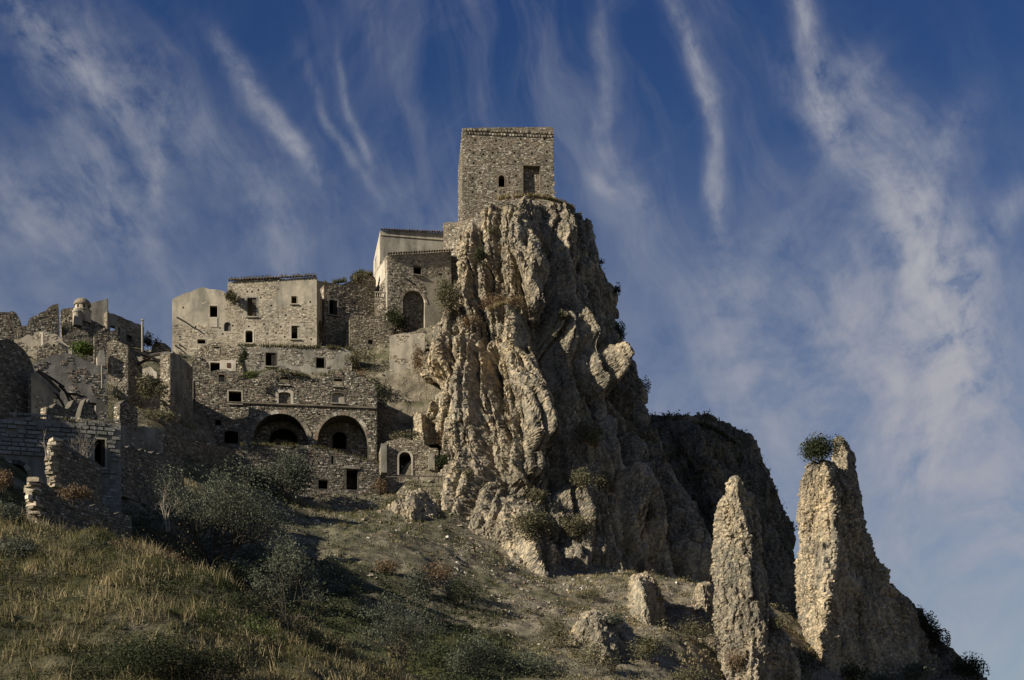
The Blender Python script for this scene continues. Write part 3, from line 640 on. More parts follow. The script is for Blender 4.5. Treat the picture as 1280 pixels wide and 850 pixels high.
# ------------------------------------------------------------------ masonry
class Plane:
    "a vertical wall plane through two places of the photograph at known distances; u runs to the right, v is height"
    def __init__(s, px0, Y0, px1, Y1):
        s.a = np.array([(px0-640)*Y0/FPX, Y0]); b = np.array([(px1-640)*Y1/FPX, Y1]); s.L = np.linalg.norm(b-s.a); s.d = (b-s.a)/s.L
        s.n = np.array([s.d[1], -s.d[0]])                       # outwards, towards the viewer
    def uv(s, px, py):
        k = (px-640)/FPX; u = (k*s.a[1]-s.a[0])/(s.d[0]-k*s.d[1]); Y = s.a[1]+u*s.d[1]; return (u, (HORIZ-py)*Y/FPX)
    def poly(s, pts): return [s.uv(*p) for p in pts]
    def rect(s, x0, y0, x1, y1, arch=0.0):
        xm = (x0+x1)/2; u0, _ = s.uv(x0, y0); u1, _ = s.uv(x1, y0); _, vt = s.uv(xm, y0); _, vb = s.uv(xm, y1)
        if arch <= 0: return [(u0, vb), (u1, vb), (u1, vt), (u0, vt)]
        r = (u1-u0)/2; h = min(r*arch, vt-vb-0.05); n = 12
        return [(u0, vb), (u1, vb)]+[((u0+u1)/2+r*math.cos(math.pi*i/n), vt-h+h*math.sin(math.pi*i/n)) for i in range(n+1)]
    def w(s, uv, off=0.0):
        uv = np.asarray(uv, float).reshape(-1, 2); off = np.broadcast_to(off, (len(uv),))
        return np.stack([s.a[0]+uv[:, 0]*s.d[0]+off*s.n[0], s.a[1]+uv[:, 0]*s.d[1]+off*s.n[1], uv[:, 1]], -1)
    def side(s, u, length, left=True):
        "plane perpendicular to this one at u, running back; seen from outside"
        p = s.a+s.d*u; q = p-s.n*length; o = Plane.__new__(Plane)
        if left: o.a = q; o.d = s.n.copy()
        else: o.a = p; o.d = -s.n
        o.L = length; o.n = np.array([o.d[1], -o.d[0]]); return o
    def back(s, depth):
        o = Plane.__new__(Plane); o.a = s.a-s.n*depth; o.d = s.d; o.n = s.n; o.L = s.L; return o
    def axes(s): return np.array([[s.d[0], s.d[1], 0], [s.n[0], s.n[1], 0], [0, 0, 1]])

def ragged(pl, pts, amp=0.25, step=0.5, seed=1):
    "outline of the wall top broken into small irregular steps: points of the top run only"
    r = np.random.default_rng(seed); uv = [np.array(pl.uv(*p)) for p in pts]; out = [uv[0]]
    for a, b in zip(uv[:-1], uv[1:]):
        L = np.linalg.norm(b-a); n = max(1, int(L/step))
        if abs(b[0]-a[0]) < 0.25: n = max(1, int(L/0.9))
        for i in range(1, n+1):
            p = a+(b-a)*i/n
            if i < n: p = p+np.array([r.uniform(-.12, .12)*step, r.uniform(-amp, amp*0.7)])
            out.append(p)
    # keep u increasing so the outline stays simple
    for i in range(1, len(out)):
        if out[i][0] <= out[i-1][0]+0.01: out[i] = np.array([out[i-1][0]+0.01, out[i][1]])
    return [tuple(p) for p in out]

def slab(mb, pl, poly, holes, thick, off=0.0, r=0.5):
    vo, tri = wall_tris(poly, holes); n = len(vo)
    if not len(tri): return
    F = pl.w(vo, off); B = pl.w(vo, off-thick); T = np.concatenate([tri, tri[:, ::-1]+n])
    cnt = {}
    for t in tri:
        for a, b in ((t[0], t[1]), (t[1], t[2]), (t[2], t[0])): cnt[(a, b)] = 1
    Q = [(b, a, a+n, b+n) for (a, b) in cnt if (b, a) not in cnt]
    mb.add(np.concatenate([F, B]), T=T, Q=Q, r=r)

def stones(mb, pl, poly, holes, off=0.0, h=(0.15, 0.27), w=(0.2, 0.5), prot=(0.0, 0.06), gap=0.04, skip=0.03, seed=0, mask=None, margin=0.0, rows=None, rough=1.0):
    r = np.random.default_rng(seed); P = np.array(poly); v = P[:, 1].min()+0.02; vmax = P[:, 1].max(); u0, u1 = P[:, 0].min(), P[:, 0].max(); C = []
    while v < vmax:
        hh = r.uniform(*h); u = u0+r.uniform(-0.3, 0)
        while u < u1:
            ww = r.uniform(*w)
            C.append((u, v, ww, hh)); u += ww
        v += hh
    C = np.array(C); sag = 0.05*pn(C[:, 0]/3.1, C[:, 1]/3.1, seed+0.5); C[:, 1] += sag*rough
    cu, cv = C[:, 0]+C[:, 2]/2, C[:, 1]+C[:, 3]/2
    ok = np.ones(len(C), bool)
    for du, dv in ((-.5, -.5), (.5, -.5), (.5, .5), (-.5, .5), (0, 0)):
        q = np.stack([cu+du*C[:, 2]*0.8, cv+dv*C[:, 3]*0.8], -1); ok &= inpoly(q, poly)
    for ho in holes:
        ho = np.array(ho); c = (ho.max(0)+ho.min(0))/2; hs = (ho-c)*(1+0.10/np.maximum(np.ptp(ho, axis=0)/2, 0.1))+c
        for du, dv in ((-.5, -.5), (.5, -.5), (.5, .5), (-.5, .5), (0, 0)):
            ok &= ~inpoly(np.stack([cu+du*C[:, 2], cv+dv*C[:, 3]], -1), hs)
    ok &= r.random(len(C)) > skip
    if mask is not None: ok &= mask(cu, cv)
    C = C[ok]; n = len(C)
    if n == 0: return
    j = lambda: r.uniform(-0.035, 0.035, n)*rough
    cor = []
    for (du, dv) in ((0, 0), (1, 0), (1, 1), (0, 1)):
        cor.append((C[:, 0]+du*C[:, 2]+(1-2*du)*gap/2+j(), C[:, 1]+dv*C[:, 3]+(1-2*dv)*gap/2+j()))
    pr = r.uniform(prot[0], prot[1], n); cu = sum(c[0] for c in cor)/4; cv = sum(c[1] for c in cor)/4
    base = [pl.w(np.stack(c, -1), off-0.01) for c in cor]
    top = [pl.w(np.stack([cu+(c[0]-cu)*0.86, cv+(c[1]-cv)*0.82], -1), off+pr*(1+r.uniform(-.35, .35, n))) for c in cor]
    V = np.stack(base+top, 1).reshape(-1, 3); b = (np.arange(n)*8)[:, None]
    Q = np.concatenate([b+np.array(q) for q in ((4, 5, 6, 7), (0, 1, 5, 4), (1, 2, 6, 5), (2, 3, 7, 6), (3, 0, 4, 7))])
    mb.add(V, Q=Q, r=np.repeat(r.random(n), 8))

def noise_mask(thr, sc=3.0, seed=0.0, boxes=()):
    "True where stones show, False where plaster still covers them; boxes (u0,v0,u1,v1) always plaster"
    def f(u, v):
        ok = fbm(u/sc+seed, v/sc*1.2, seed, 3) > thr
        for b in boxes: ok &= ~((u > b[0]) & (u < b[2]) & (v > b[1]) & (v < b[3]))
        return ok
    return f

def surround(pl, hole, parent, name='window', wd=0.14, proud=0.05, mat='plaster', sill=True, thick=0.25, shutter=None, bars=False):
    "frame round an opening: strips laid against the reveal; sill and shutters are its own parts"
    wd = wd*0.6; proud = proud*0.6
    h = np.array(hole); u0, v0 = h.min(0); u1, v1 = h.max(0); mb = MB(); arch = len(hole) > 4
    out = np.array([((p[0]-(u0+u1)/2)*(1+2*wd/(u1-u0))+(u0+u1)/2, v0 if p[1] <= v0+0.01 else v0+(p[1]-v0)*(1+wd/(v1-v0))) for p in hole])
    slab(mb, pl, [tuple(p) for p in out], [[tuple((p[0]-(u0+u1)/2)*np.array([0.97, 0]) + np.array([(u0+u1)/2, min(max(p[1], v0+0.012), v1-0.012)])) for p in hole]], thick, proud)
    fr = mb.build(name, M[mat], parent)
    if sill:
        mb = MB(); c = pl.w([((u0+u1)/2, v0-0.06)], 0.06)[0]; mb.box(c, ((u1-u0)/2+0.16, 0.16, 0.06), pl.axes()); mb.build('sill', M['plaster' if mat != 'plaster_white' else mat], fr)
    if shutter:
        mb = MB(); side = shutter[0]; wdt = (u1-u0)*shutter[1]
        uc = u1-wdt/2 if side == 'r' else u0+wdt/2
        for k in range(4):
            c = pl.w([(uc-wdt/2+wdt*(k+.5)/4, (v0+v1)/2)], -0.18)[0]; mb.box(c, (wdt/8*0.92, 0.03, (v1-v0)/2*0.97), pl.axes(), r=k/4)
        for q in (0.25, 0.75):
            c = pl.w([(uc, v0+(v1-v0)*q)], -0.14)[0]; mb.box(c, (wdt/2*0.97, 0.02, 0.05), pl.axes())
        mb.build('shutter', M[shutter[2] if len(shutter) > 2 else 'wood_dark'], fr)
    return fr

def house(name, label, cat, pl, top, base, holes=(), frames=(), depth=8.0, thick=0.55, mat='mortar', smat='st_warm', mask=None, group=None,
          rag=0.2, step=0.5, seed=1, st=None, left=True, right=True, roof=None, back=True, side_mask=None, ends=False, side_top=0.0, side_holes_r=(), endmat='mortar', floors=True):
    """pl front plane; top: photo points of the top line from left to right; base: photo y of the foot. Openings: px rects (x0,y0,x1,y1,arch)."""
    T = ragged(pl, top, rag, step, seed) if rag > 0 else pl.poly(top)
    ul, ur = T[0][0], T[-1][0]; vb = min(pl.uv(top[0][0], base)[1], pl.uv(top[-1][0], base)[1])-1.2
    poly = [(ul, vb), (ur, vb)]+T[::-1]
    root = empty(name, tuple(float(t) for t in pl.w([((ul+ur)/2, vb+1.2)])[0]), label, cat, group)
    H = [pl.rect(*h) for h in holes]; mb = MB(); slab(mb, pl, poly, H, thick)
    wall = mb.build('wall', M[mat], root)
    sk = dict(h=(0.12, 0.22), w=(0.17, 0.42), prot=(0, .055)); sk.update(st or {})
    if smat:
        mb = MB(); stones(mb, pl, poly, H, seed=seed, mask=mask, **sk)
        if ends:
            e = pl.side(ul, thick, True); m2 = MB(); q = [(0.01, vb), (thick-.004, vb), (thick-.004, T[0][1]-.05), (0.01, T[0][1]-.05)]; slab(m2, e, q, [], .12, .015); we = m2.build('wall_end', M[endmat], root)
            m2 = MB(); stones(m2, e, q, [], off=.02, seed=seed+9, **{**sk, 'w': (0.2, 0.4), 'gap': 0.04}); m2.build('masonry', M['st_warm'], we, kind='stuff')  # lit wall ends: sunlight put into a warmer stone than the face
        if mb.n: mb.build('masonry', M[smat], wall, kind='stuff')
    for s_, on, u, hh in (('l', left, ul, T[0][1]), ('r', right, ur, T[-1][1])):
        if not on: continue
        sp = pl.side(u, depth, s_ == 'l'); lo = hh+side_top
        if s_ == 'l': sp2 = [(0, vb), (depth-thick-0.004, vb), (depth-thick-0.004, hh-0.02), (0, lo-0.02)]
        else: sp2 = [(thick+0.004, vb), (depth, vb), (depth, lo-0.02), (thick+0.004, hh-0.02)]
        hs = [sp.rect(*h) for h in side_holes_r] if s_ == 'r' else []
        mb = MB(); slab(mb, sp, sp2, hs, thick, off=-0.003); sw = mb.build('side_wall', M[mat], root)
        if smat:
            mb = MB(); full = [(0, vb), (depth, vb), (depth, hh if s_ == 'l' else lo), (0, lo if s_ == 'l' else hh)]
            stones(mb, sp, full, hs, seed=seed+5, mask=side_mask or mask, **sk)
            if mb.n: mb.build('masonry', M[smat], sw, kind='stuff')
    if back:
        bp = pl.back(depth-thick); hb = max(t[1] for t in T)-0.35
        mb = MB(); slab(mb, bp, [(ul+thick+.01, vb), (ur-thick-.01, vb), (ur-thick-.01, hb), (ul+thick+.01, hb)], [], thick); mb.build('back_wall', M[mat], root)
        lo = min(t[1] for t in T)-0.35
        for (ra, rb, rz) in ([(ul, ur, lo)] if roof is None else [(pl.uv(a, b)[0], pl.uv(c_, b)[0], pl.uv(a, b)[1]) for a, c_, b in roof]):
            mb = MB(); c = (pl.w([((ra+rb)/2, rz)], -depth/2))[0]; mb.box(c, ((rb-ra)/2-thick-0.02, depth/2-thick-0.02, 0.15), pl.axes()); mb.build('roof', M['mortar_dark'], root)  # unseen slab added to keep the openings dark inside
        sp = np.arange(vb+3.4, lo-2.0, 3.2)
        for z in (sp[:3] if floors else ()):
            mb = MB(); c = (pl.w([((ul+ur)/2, z)], -depth/2))[0]; mb.box(c, ((ur-ul)/2-thick-0.02, depth/2-thick-0.02, 0.12), pl.axes()); mb.build('floor_slab', M['wood_dark'], root)
    for f in frames:
        i, kw = f; surround(pl, H[i], root, **kw)
    return root, wall, H, (ul, ur, vb, T)

def block_in(pl, hole, parent, name='infill', mat='mortar_dark', smat='st_dark', rec=0.3, seed=1, holes=()):
    mb = MB(); slab(mb, pl, hole, list(holes), 0.2, -rec); o = mb.build(name, M[mat], parent)
    if smat: mb = MB(); stones(mb, pl, hole, list(holes), off=-rec, seed=seed); mb.build('masonry', M[smat], o, kind='stuff')
    return o
def arch_ring(pl, hole, parent, wd=0.4, proud=0.12, mat='st_grey', seed=0):
    "separate wedge stones round an arch head"
    h = np.array(hole); u0, u1 = h[:, 0].min(), h[:, 0].max(); pts = h[2:]; r = np.random.default_rng(seed)
    c = np.array([(u0+u1)/2, pts[0][1]]); me = None
    L = np.r_[0, np.cumsum(np.linalg.norm(np.diff(pts, axis=0), axis=1))]; n = max(7, int(L[-1]/0.42)); s = np.linspace(0, L[-1], n+1)
    q = np.stack([np.interp(s, L, pts[:, 0]), np.interp(s, L, pts[:, 1])], -1)
    for i in range(n):
        a, b = q[i], q[i+1]; na, nb = (a-c)/np.linalg.norm(a-c), (b-c)/np.linalg.norm(b-c); g = 0.03; a2, b2 = a+(b-a)*g, b-(b-a)*g; w_ = wd*r.uniform(.85, 1.15); p = proud*r.uniform(.6, 1.2)
        uv = np.array([a2+na*0.01, a2+na*w_, b2+nb*w_, b2+nb*0.01]); mb = MB()
        mb.add(np.concatenate([pl.w(uv, -0.25), pl.w(uv, p)]), Q=MB.BQ[:, ::1], r=r.random()); mb.build('arch_stone', M[mat], parent)
def tiles_row(pl, u0, u1, v, parent, off=0.15, rad=0.14, length=0.55, mat='tile', vend=None, name='roof_tile'):
    "a row of half-round clay tiles ending over the wall face"
    n = int((u1-u0)/(rad*2.15)); me = None; vend = v if vend is None else vend
    for i in range(n):
        u = u0+(i+.5)*(u1-u0)/n; vv = v+(vend-v)*(i+.5)/n; mbt = MB(); k = 6; V = []
        ax = pl.axes()
        if me is None:
            for e in (0.5, -0.5):
                for rr in (rad, rad*0.78):
                    for j in range(k+1):
                        t = math.pi*j/k; V.append((rr*math.cos(t), e*length, rr*math.sin(t)))
            V = np.array(V)@ax; m = k+1; Q = []
            for j in range(k):
                Q += [(j, j+1, 2*m+j+1, 2*m+j), (m+j+1, m+j, 3*m+j, 3*m+j+1), (j+1, j, m+j, m+j+1), (2*m+j, 2*m+j+1, 3*m+j+1, 3*m+j)]
            me = bpy.data.meshes.new(name); me.from_pydata([tuple(p) for p in V], [], Q); me.materials.append(M[mat])
            a = me.attributes.new('rnd', 'FLOAT', 'POINT'); a.data.foreach_set('value', np.full(len(V), 0.45, np.float32))
        o = bpy.data.objects.new(name, me); COL.objects.link(o); o.parent = parent
        p = pl.w([(u, vv)], off)[0]; rl = root_loc(parent); o.location = Vector(p)-rl
        o.rotation_euler = (random.uniform(-.08, .08), random.uniform(-.1, .1), random.uniform(-.12, .12)); o.scale = (1, 1, random.uniform(.8, 1.1))
def beam(name, label, p0, p1, rad, mat='wood', parent=None, cat='beam', group=None):
    mb = MB(); p0, p1 = np.array(P3(*p0)), np.array(P3(*p1)); m = (p0+p1)/2+np.array([0.03, 0, 0.05])
    mb.tube([p0, m, p1], [rad, rad*0.92, rad*0.8], 7); o = mb.build(name, M[mat], parent)
    if parent is None: center_origin(o); put_props(o, label, cat, group)
    return o
def putlogs(pts, s=2.0): return [(x-s/2, y-s/2, x+s/2, y+s/2) for x, y in pts]

# --- the square tower on the crag
pl = Plane(578, 184.0, 692, 184.95)
tw_h = [(623, 219, 631, 233.5, 0.9), (654, 207, 675, 250)]+putlogs([(592,191.5),(604,193),(616,191),(643,191),(665,192),(684,190),(592,204),(618,203),(644,202),(683,201),(600,216),(591,223),(602,229),(645,220),(637,228),(591,240),(620,239),(630,240),(685,233),(685,244),(594,175),(620,176),(651,174),(681,174)], 2.4)
tower, twall, H, (ul, ur, vb, T) = house('stone_tower', 'tall square stone tower standing alone on top of the crag', 'tower', pl, [(578,160),(600,159.4),(640,159),(690,158.6),(692,160)], 300, tw_h,
    [(0, dict(wd=0.16, mat='mortar', sill=False))], depth=12, thick=1.1, rag=0.04, step=0.6, seed=11, smat='st_grey', st=dict(h=(0.11, 0.20), w=(0.16, 0.38), prot=(0.0, 0.05), gap=.03))
mb = MB(); bp = pl; stones(mb, pl, [(ul-0.02, 80), (ur+.45, 80), (ur+.05, T[-1][1]), (ul-0.02, T[0][1])], H, h=(.2, .34), w=(.3, .6), mask=lambda u, v: u > ur-0.35, seed=3); mb.build('quoins', M['st_grey'], twall, kind='stuff')
block_in(pl, H[1], tower, 'blocked_doorway', smat='st_grey', mat='mortar', rec=0.75, seed=8)
vt = T[0][1]
for row in range(2):                                              # corbel stones under the lost parapet
    for i in range(30):
        u = ul+0.35+(ur-ul-0.7)*(i+0.5*(row % 2))/29.5; mb = MB(); mb.box(pl.w([(u, vt-0.22-row*0.42-random.uniform(0, .08))], -0.06)[0], (random.uniform(.085, .13), 0.24-row*0.04, random.uniform(.10, .15)), pl.axes(), r=random.random())
        mb.build('corbel', M['st_grey'], twall)

# --- two-storey palace
pl = Plane(215, 174.5, 396, 174.7)
mh = [(262,382,272,399), (309,372,321,396), (364,370,371,380), (306.5,413,316,429,0.4), (364,407,374,424), (246.5,424,257,429.5), (280,402.5,288.5,414,1.0)]
pp = putlogs([(309,364.5),(315,364.5),(323,362.5),(304.5,375),(326,372),(229,384.5),(225,421),(244.5,408.5),(275,410),(291,407),(278.5,417.5),(311,408),(330,405.5),(339,382),(351,408.5),(356,421),(345,416),(388,377.5),(389,424),(334,417),(357,394)], 2.2)
def pal_mask(u, v, p=pl):
    b = np.zeros(len(u))
    for x0, y0, x1, y1, k in ((214,350,282,408,1.1), (348,340,400,380,.9), (284,340,345,358,-.2), (225,405,284,440,-.6), (284,385,400,440,-.5)):
        a, c = p.uv(x0, y1), p.uv(x1, y0); b += k*sst(-.6, .6, np.minimum(np.minimum(u-a[0], c[0]-u), np.minimum(v-a[1], c[1]-v)))
    return fbm(u/1.7, v/1.7, 2.2, 4) > b-.25
pal, pw, H, (ul, ur, vb, T) = house('ruined_palace', 'long two-storey ruined palace with patchy plaster, shuttered upper window and flat broken top', 'ruined house', pl,
    [(215,374.5),(219,372),(232,366),(243,362.5),(254,359),(262,361.5),(272,362),(280,364),(284,368),(284.6,353),(300,350),(320,348),(346,347),(352,348.5),(372,347.5),(395,345),(396,346)], 436, mh+pp,
    [(0, dict(wd=0.2, mat='plaster_white', sill=False)), (1, dict(wd=0.2, mat='plaster_grey', shutter=('r', .5, 'wood'))), (2, dict(wd=0.12)), (3, dict(wd=0.25, mat='plaster_white')), (4, dict(wd=0.1, shutter=('r', .25, 'plaster_grey'))), (5, dict(wd=0.1, sill=False))],
    depth=11, rag=0.10, seed=21, mat='plaster', st=dict(prot=(0, .035), gap=.05), roof=[(215,284.6,376),(284.6,396,353)], mask=pal_mask, side_mask=noise_mask(0.25, 3, 5), side_top=-1.1, side_holes_r=[(397.6, 402, 406, 430, 1.0)])
# pale walled lower half of the first window, plaster gable area is left smooth by the mask below
mb = MB(); c = pl.rect(262.2, 396.5, 271.8, 409); slab(mb, pl, c, [], 0.2, 0.07); mb.build('window_apron', M['plaster_white'], pw)
block_in(pl, H[6], pal, 'blind_niche', smat=None, mat='mortar_dark', rec=0.25)
tiles_row(pl, pl.uv(286, 350)[0], pl.uv(395, 345)[0], pl.uv(286, 351.5)[1], pw, vend=pl.uv(395, 345.6)[1], off=0.1, rad=0.16)
beam('timber_beam', 'dark beam propped aslant on the plaster of the palace wall', (221,396.5,173.6), (243.5,410.5,174.0), 0.10, 'wood_dark')
# --- wall with doorway between palace and upper house
pl = Plane(405, 180, 470, 183)
house('ruined_wall', 'rubble wall with dark doorway joining the palace to the upper house', 'ruined wall', pl, [(405,356),(420,355),(436,352),(446,344),(449,341),(462,342),(468,346),(470,350)], 425,
    [(411.5,375,422,394)]+putlogs([(430,386),(443,379)], 2), [(0, dict(wd=0.3, mat='plaster', sill=True, shutter=('r', .5, 'wood_dark')))], depth=5, seed=31, rag=0.25)
# --- upper house: taller rear block and lower front block
pl = Plane(475.5, 186.0, 560, 187.7)
rh, rw, H, (ul, ur, vb, T) = house('upper_house', 'tall narrow grey-plastered house with white sunlit side and tiled eave, highest below the tower', 'house', pl,
    [(475.5,288),(500,288.6),(530,290),(560,292)], 400, [(478, 296.9, 479, 297.9)], depth=8.5, rag=0.02, seed=41, mat='plaster_grey', smat=None, side_top=-0.6)
tiles_row(pl, ul, ur, T[0][1]+0.02, rw, vend=T[-1][1]+0.02, rad=0.15)
mb = MB(); mb.box((pl.w([(ul, pl.uv(476, 297.5)[1])], 0.05)[0]+pl.w([(ur-0.2, pl.uv(558, 296)[1])], 0.05)[0])/2, ((ur-ul)/2-0.1, 0.07, 0.09), pl.axes()); mb.build('string_course', M['plaster'], rw)
sp = pl.side(ul, 8.5, True); mb = MB(); slab(mb, sp, [(0, vb+3), (8.5, vb+3), (8.5, T[0][1]-.1), (0, T[0][1]-.7)], [sp.rect(469.2, 322, 471, 337)], 0.1, 0.06); mb.build('sunlit_render', M['plaster_white'], rw)  # side whiter than the front: sunlight put into the colour
mb = MB(); c = pl.w([((ul+ur)/2-1.0, T[0][1]+0.25)], -0.8)[0]; mb.box(c, (0.25, 0.25, 0.35), pl.axes()); mb.build('chimney', M['mortar'], rw)
pl = Plane(484, 180.0, 565, 183.0)
fh, fw, H, (ul, ur, vb, T) = house('front_house', 'stone house with small square window and tall blocked archway beside the crag', 'house', pl,
    [(484,319),(510,317.5),(540,316),(564,314)], 432, [(517,333,527,343.5), (503.5,363,531,417,1.0), (548.5,341.5,553,344.5)]+putlogs([(510.5,338),(490,350.5),(490.5,339),(493.5,364),(534,336),(520,370),(490.5,352)], 2.0),
    [(0, dict(wd=0.15, mat='mortar', sill=True))], depth=6, rag=0.03, seed=42, mat='plaster', mask=lambda u, v, p=pl: ~((u > p.uv(531, 350)[0]) & (v < p.uv(531, 349)[1]+(u-p.uv(531, 350)[0])*0.35)), side_top=0.2)
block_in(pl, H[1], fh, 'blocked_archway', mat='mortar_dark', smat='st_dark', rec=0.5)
arch_ring(pl, H[1], fw, 0.30, 0.06, 'st_warm', 4)
tiles_row(pl, ul-.1, ur+.15, T[0][1]+0.03, fw, vend=T[-1][1]+0.03, rad=0.15, off=0.2)
sp = pl.side(ul, 6, True); 
for k, (a, b) in enumerate(((322, 345), (350, 372), (375, 388))):
    mb = MB(); slab(mb, sp, [(.6, sp.uv(484, b)[1]), (5.2-k*.5, sp.uv(484, b)[1]), (5.0-k*.4, sp.uv(484, a)[1]), (.8, sp.uv(484, a)[1])], [], 0.08, 0.07); mb.build('render_patch', M['plaster_white'], fw)
beam('timber_beam', 'dark beam leaning on the stone wall above the blocked archway', (508,349,179.6), (520.5,357.5,180.0), 0.10, 'wood_dark')
pl = Plane(468, 180.5, 484, 180.6)
bal = empty('balcony', tuple(float(t) for t in P3(476, 402, 180.5)), 'small pale balcony of short balusters at the foot of the narrow house', 'balcony')
mb = MB(); slab(mb, pl, [pl.uv(468,415), pl.uv(484,415), pl.uv(484,371), pl.uv(468,371)], [], 0.5); w = mb.build('wall', M['mortar'], bal); mb = MB(); stones(mb, pl, [pl.uv(468,415), pl.uv(484,415), pl.uv(484,371), pl.uv(468,371)], [], seed=4); mb.build('masonry', M['st_warm'], w, kind='stuff')
for i in range(6):
    u = pl.L*(i+.5)/6; p = pl.w([(u, pl.uv(470, 370.5)[1])], -0.1)[0]; mb = MB(); mb.tube([p, p+(0, 0, .12), p+(0, 0, .25), p+(0, 0, .5)], [0.05, 0.09, 0.05, 0.06], 6); mb.build('baluster', M['plaster_white'], bal)
mb = MB(); mb.box(pl.w([(pl.L/2, pl.uv(470, 370.5)[1]+.55)], -0.1)[0], (pl.L/2, .13, .06), pl.axes()); mb.build('handrail', M['plaster_white'], bal)
# link wall up to the tower
pl = Plane(554, 184.5, 606, 182)
house('ruined_wall', 'stone wall climbing from the tiled house up to the tower foot', 'ruined wall', pl, [(554,279),(560,277.5),(578,276.5),(590,272),(606,266)], 350, depth=4, seed=51, rag=0.12, smat='st_grey', back=False)

# --- terraces below the palace
pl = Plane(437, 176.5, 492, 178)
house('terrace_wall', 'rubble terrace wall beneath the dark bush by the blocked archway', 'terrace wall', pl, [(437,397),(441,393.5),(452,394),(470,396),(490,403),(492,406)], 436, [(460,424.5,466,430)], depth=5, seed=52, rag=0.15, back=False, smat='st_warm')
pl = Plane(487, 170.6, 531, 170.8)
house('plastered_wall', 'smooth buff plastered wall with a ragged edge, clinging to the crag', 'ruined wall', pl, [(487,420),(500,417),(515,417.5),(531,416)], 512, depth=4, seed=53, rag=0.1, mat='plaster', smat='st_warm', mask=noise_mask(0.28, 1.6, 4.0), back=False)
pl = Plane(243, 164.4, 304, 164.9)
small, sw_, H, _ = house('gabled_ruin', 'small gabled stone ruin just below the palace plaster corner', 'ruined house', pl, [(243,440),(256,432),(270,426.5),(285,430),(298,436.5),(304,446)], 476,
    [(267,433.5,274.5,442.5), (262.5,453,275,465)], [(0, dict(wd=.15, mat='mortar', sill=False)), (1, dict(wd=.25, mat='plaster_white', sill=False))], depth=6, seed=54, rag=0.12)
mb = MB(); c = pl.rect(275.5, 450.5, 295, 464); slab(mb, pl, c, [], 0.2, 0.08); pa = mb.build('plaster_panel', M['plaster_white'], sw_)
mb = MB(); slab(mb, pl, pl.rect(283.6, 454, 288, 460), [], 0.04, 0.13); mb.build('red_shutter', M['rust'], pa)
pl = Plane(298, 170, 440, 171.5)
house('terrace_wall', 'long grey wall with two dark windows under the palace', 'terrace wall', pl, [(298,433),(330,434),(370,434),(400,433),(425,434),(440,437)], 480,
    [(332,441,345,458), (395,447,405.5,460)], [(0, dict(wd=.12, mat='mortar', shutter=('r', .45, 'wood_dark'))), (1, dict(wd=.15, mat='mortar', sill=False))], depth=6, seed=55, rag=0.12, mat='plaster_grey', smat='st_grey', mask=noise_mask(-.05, 2.4, 7))

# --- the arcaded building
AR = Plane(237, 159.4, 471, 162.2)
ah = [(273,468,281,477), (285.5,489,302,505), (350,471,361,481,0.3), (348,490,363.5,505.5,0.35), (417,473.5,428,483), (415,491,430.5,504,0.3), (269.5,525,276,531), (280,538.5,298,554,0.3),
      (317,517,385,560,0.95), (397,519,460,575,1.05)]
arc, aw, H, (ul, ur, vb, T) = house('arcaded_building', 'broad grey stone building with two great arches and a white-framed window', 'building', AR,
    [(237,475),(244,470.5),(256,468),(265,464),(277,461.5),(289,464.5),(300,471),(306,475),(320,472),(338,464),(356,457.5),(372,463),(390,473.5),(402,472),(415,466),(428,462.5),(442,465),(458,473),(468,480),(471,485)], 585, ah,
    [(0, dict(wd=.1, mat='mortar', sill=False)), (1, dict(wd=.22, mat='plaster', sill=True)), (2, dict(wd=.12, mat='mortar')), (3, dict(wd=.5, mat='plaster_white', proud=.08)), (4, dict(wd=.12, mat='mortar')), (5, dict(wd=.1, mat='mortar')), (7, dict(wd=.12, mat='mortar', sill=False))],
    depth=7, thick=0.9, rag=0.15, seed=61, floors=False, smat='st_grey', mat='mortar_dark', side_top=0.5, st=dict(prot=(.0, .08)))
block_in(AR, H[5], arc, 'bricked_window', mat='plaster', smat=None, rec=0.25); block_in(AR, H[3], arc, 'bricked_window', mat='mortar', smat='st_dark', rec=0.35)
for k, i in enumerate((8, 9)):
    arch_ring(AR, H[i], aw, 0.42, 0.10, 'st_grey', 70+k)
    hp = AR.rect(*[(333, 535, 372, 560, 0.8), (416, 540, 433, 561, 0.8)][k])
    hp2 = [(u*1.0, v) for u, v in AR.back(2.6).rect(*[(337, 536, 372, 570, 0.8), (416, 540, 433, 561, 0.8)][k])]
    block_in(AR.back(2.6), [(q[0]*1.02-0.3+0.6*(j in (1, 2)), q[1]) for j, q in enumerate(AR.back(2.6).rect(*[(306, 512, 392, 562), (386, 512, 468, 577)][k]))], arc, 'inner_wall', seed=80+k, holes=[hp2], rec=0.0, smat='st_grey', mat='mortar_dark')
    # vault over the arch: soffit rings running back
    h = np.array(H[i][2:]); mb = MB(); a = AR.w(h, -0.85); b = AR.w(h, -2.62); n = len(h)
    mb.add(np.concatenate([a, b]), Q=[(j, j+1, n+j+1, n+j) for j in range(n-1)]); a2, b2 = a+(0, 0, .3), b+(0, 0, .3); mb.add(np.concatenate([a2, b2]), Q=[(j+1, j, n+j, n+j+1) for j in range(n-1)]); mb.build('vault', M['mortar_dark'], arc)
mb = MB(); a = AR.uv(284, 506.5); b = AR.uv(470, 507); mb.box((AR.w([a], .09)[0]+AR.w([b], .09)[0])/2, ((b[0]-a[0])/2, 0.14, 0.07), AR.axes()); mb.build('string_course', M['mortar'], aw)
mb = MB(); slab(mb, AR, [(ul-.02, vb+2.5), (ul+.42, vb+2.5), (ul+.40, T[0][1]-.1), (ul-.02, T[0][1]-.2)], [], .3, .13); mb.build('pale_quoin_strip', M['plaster'], aw)
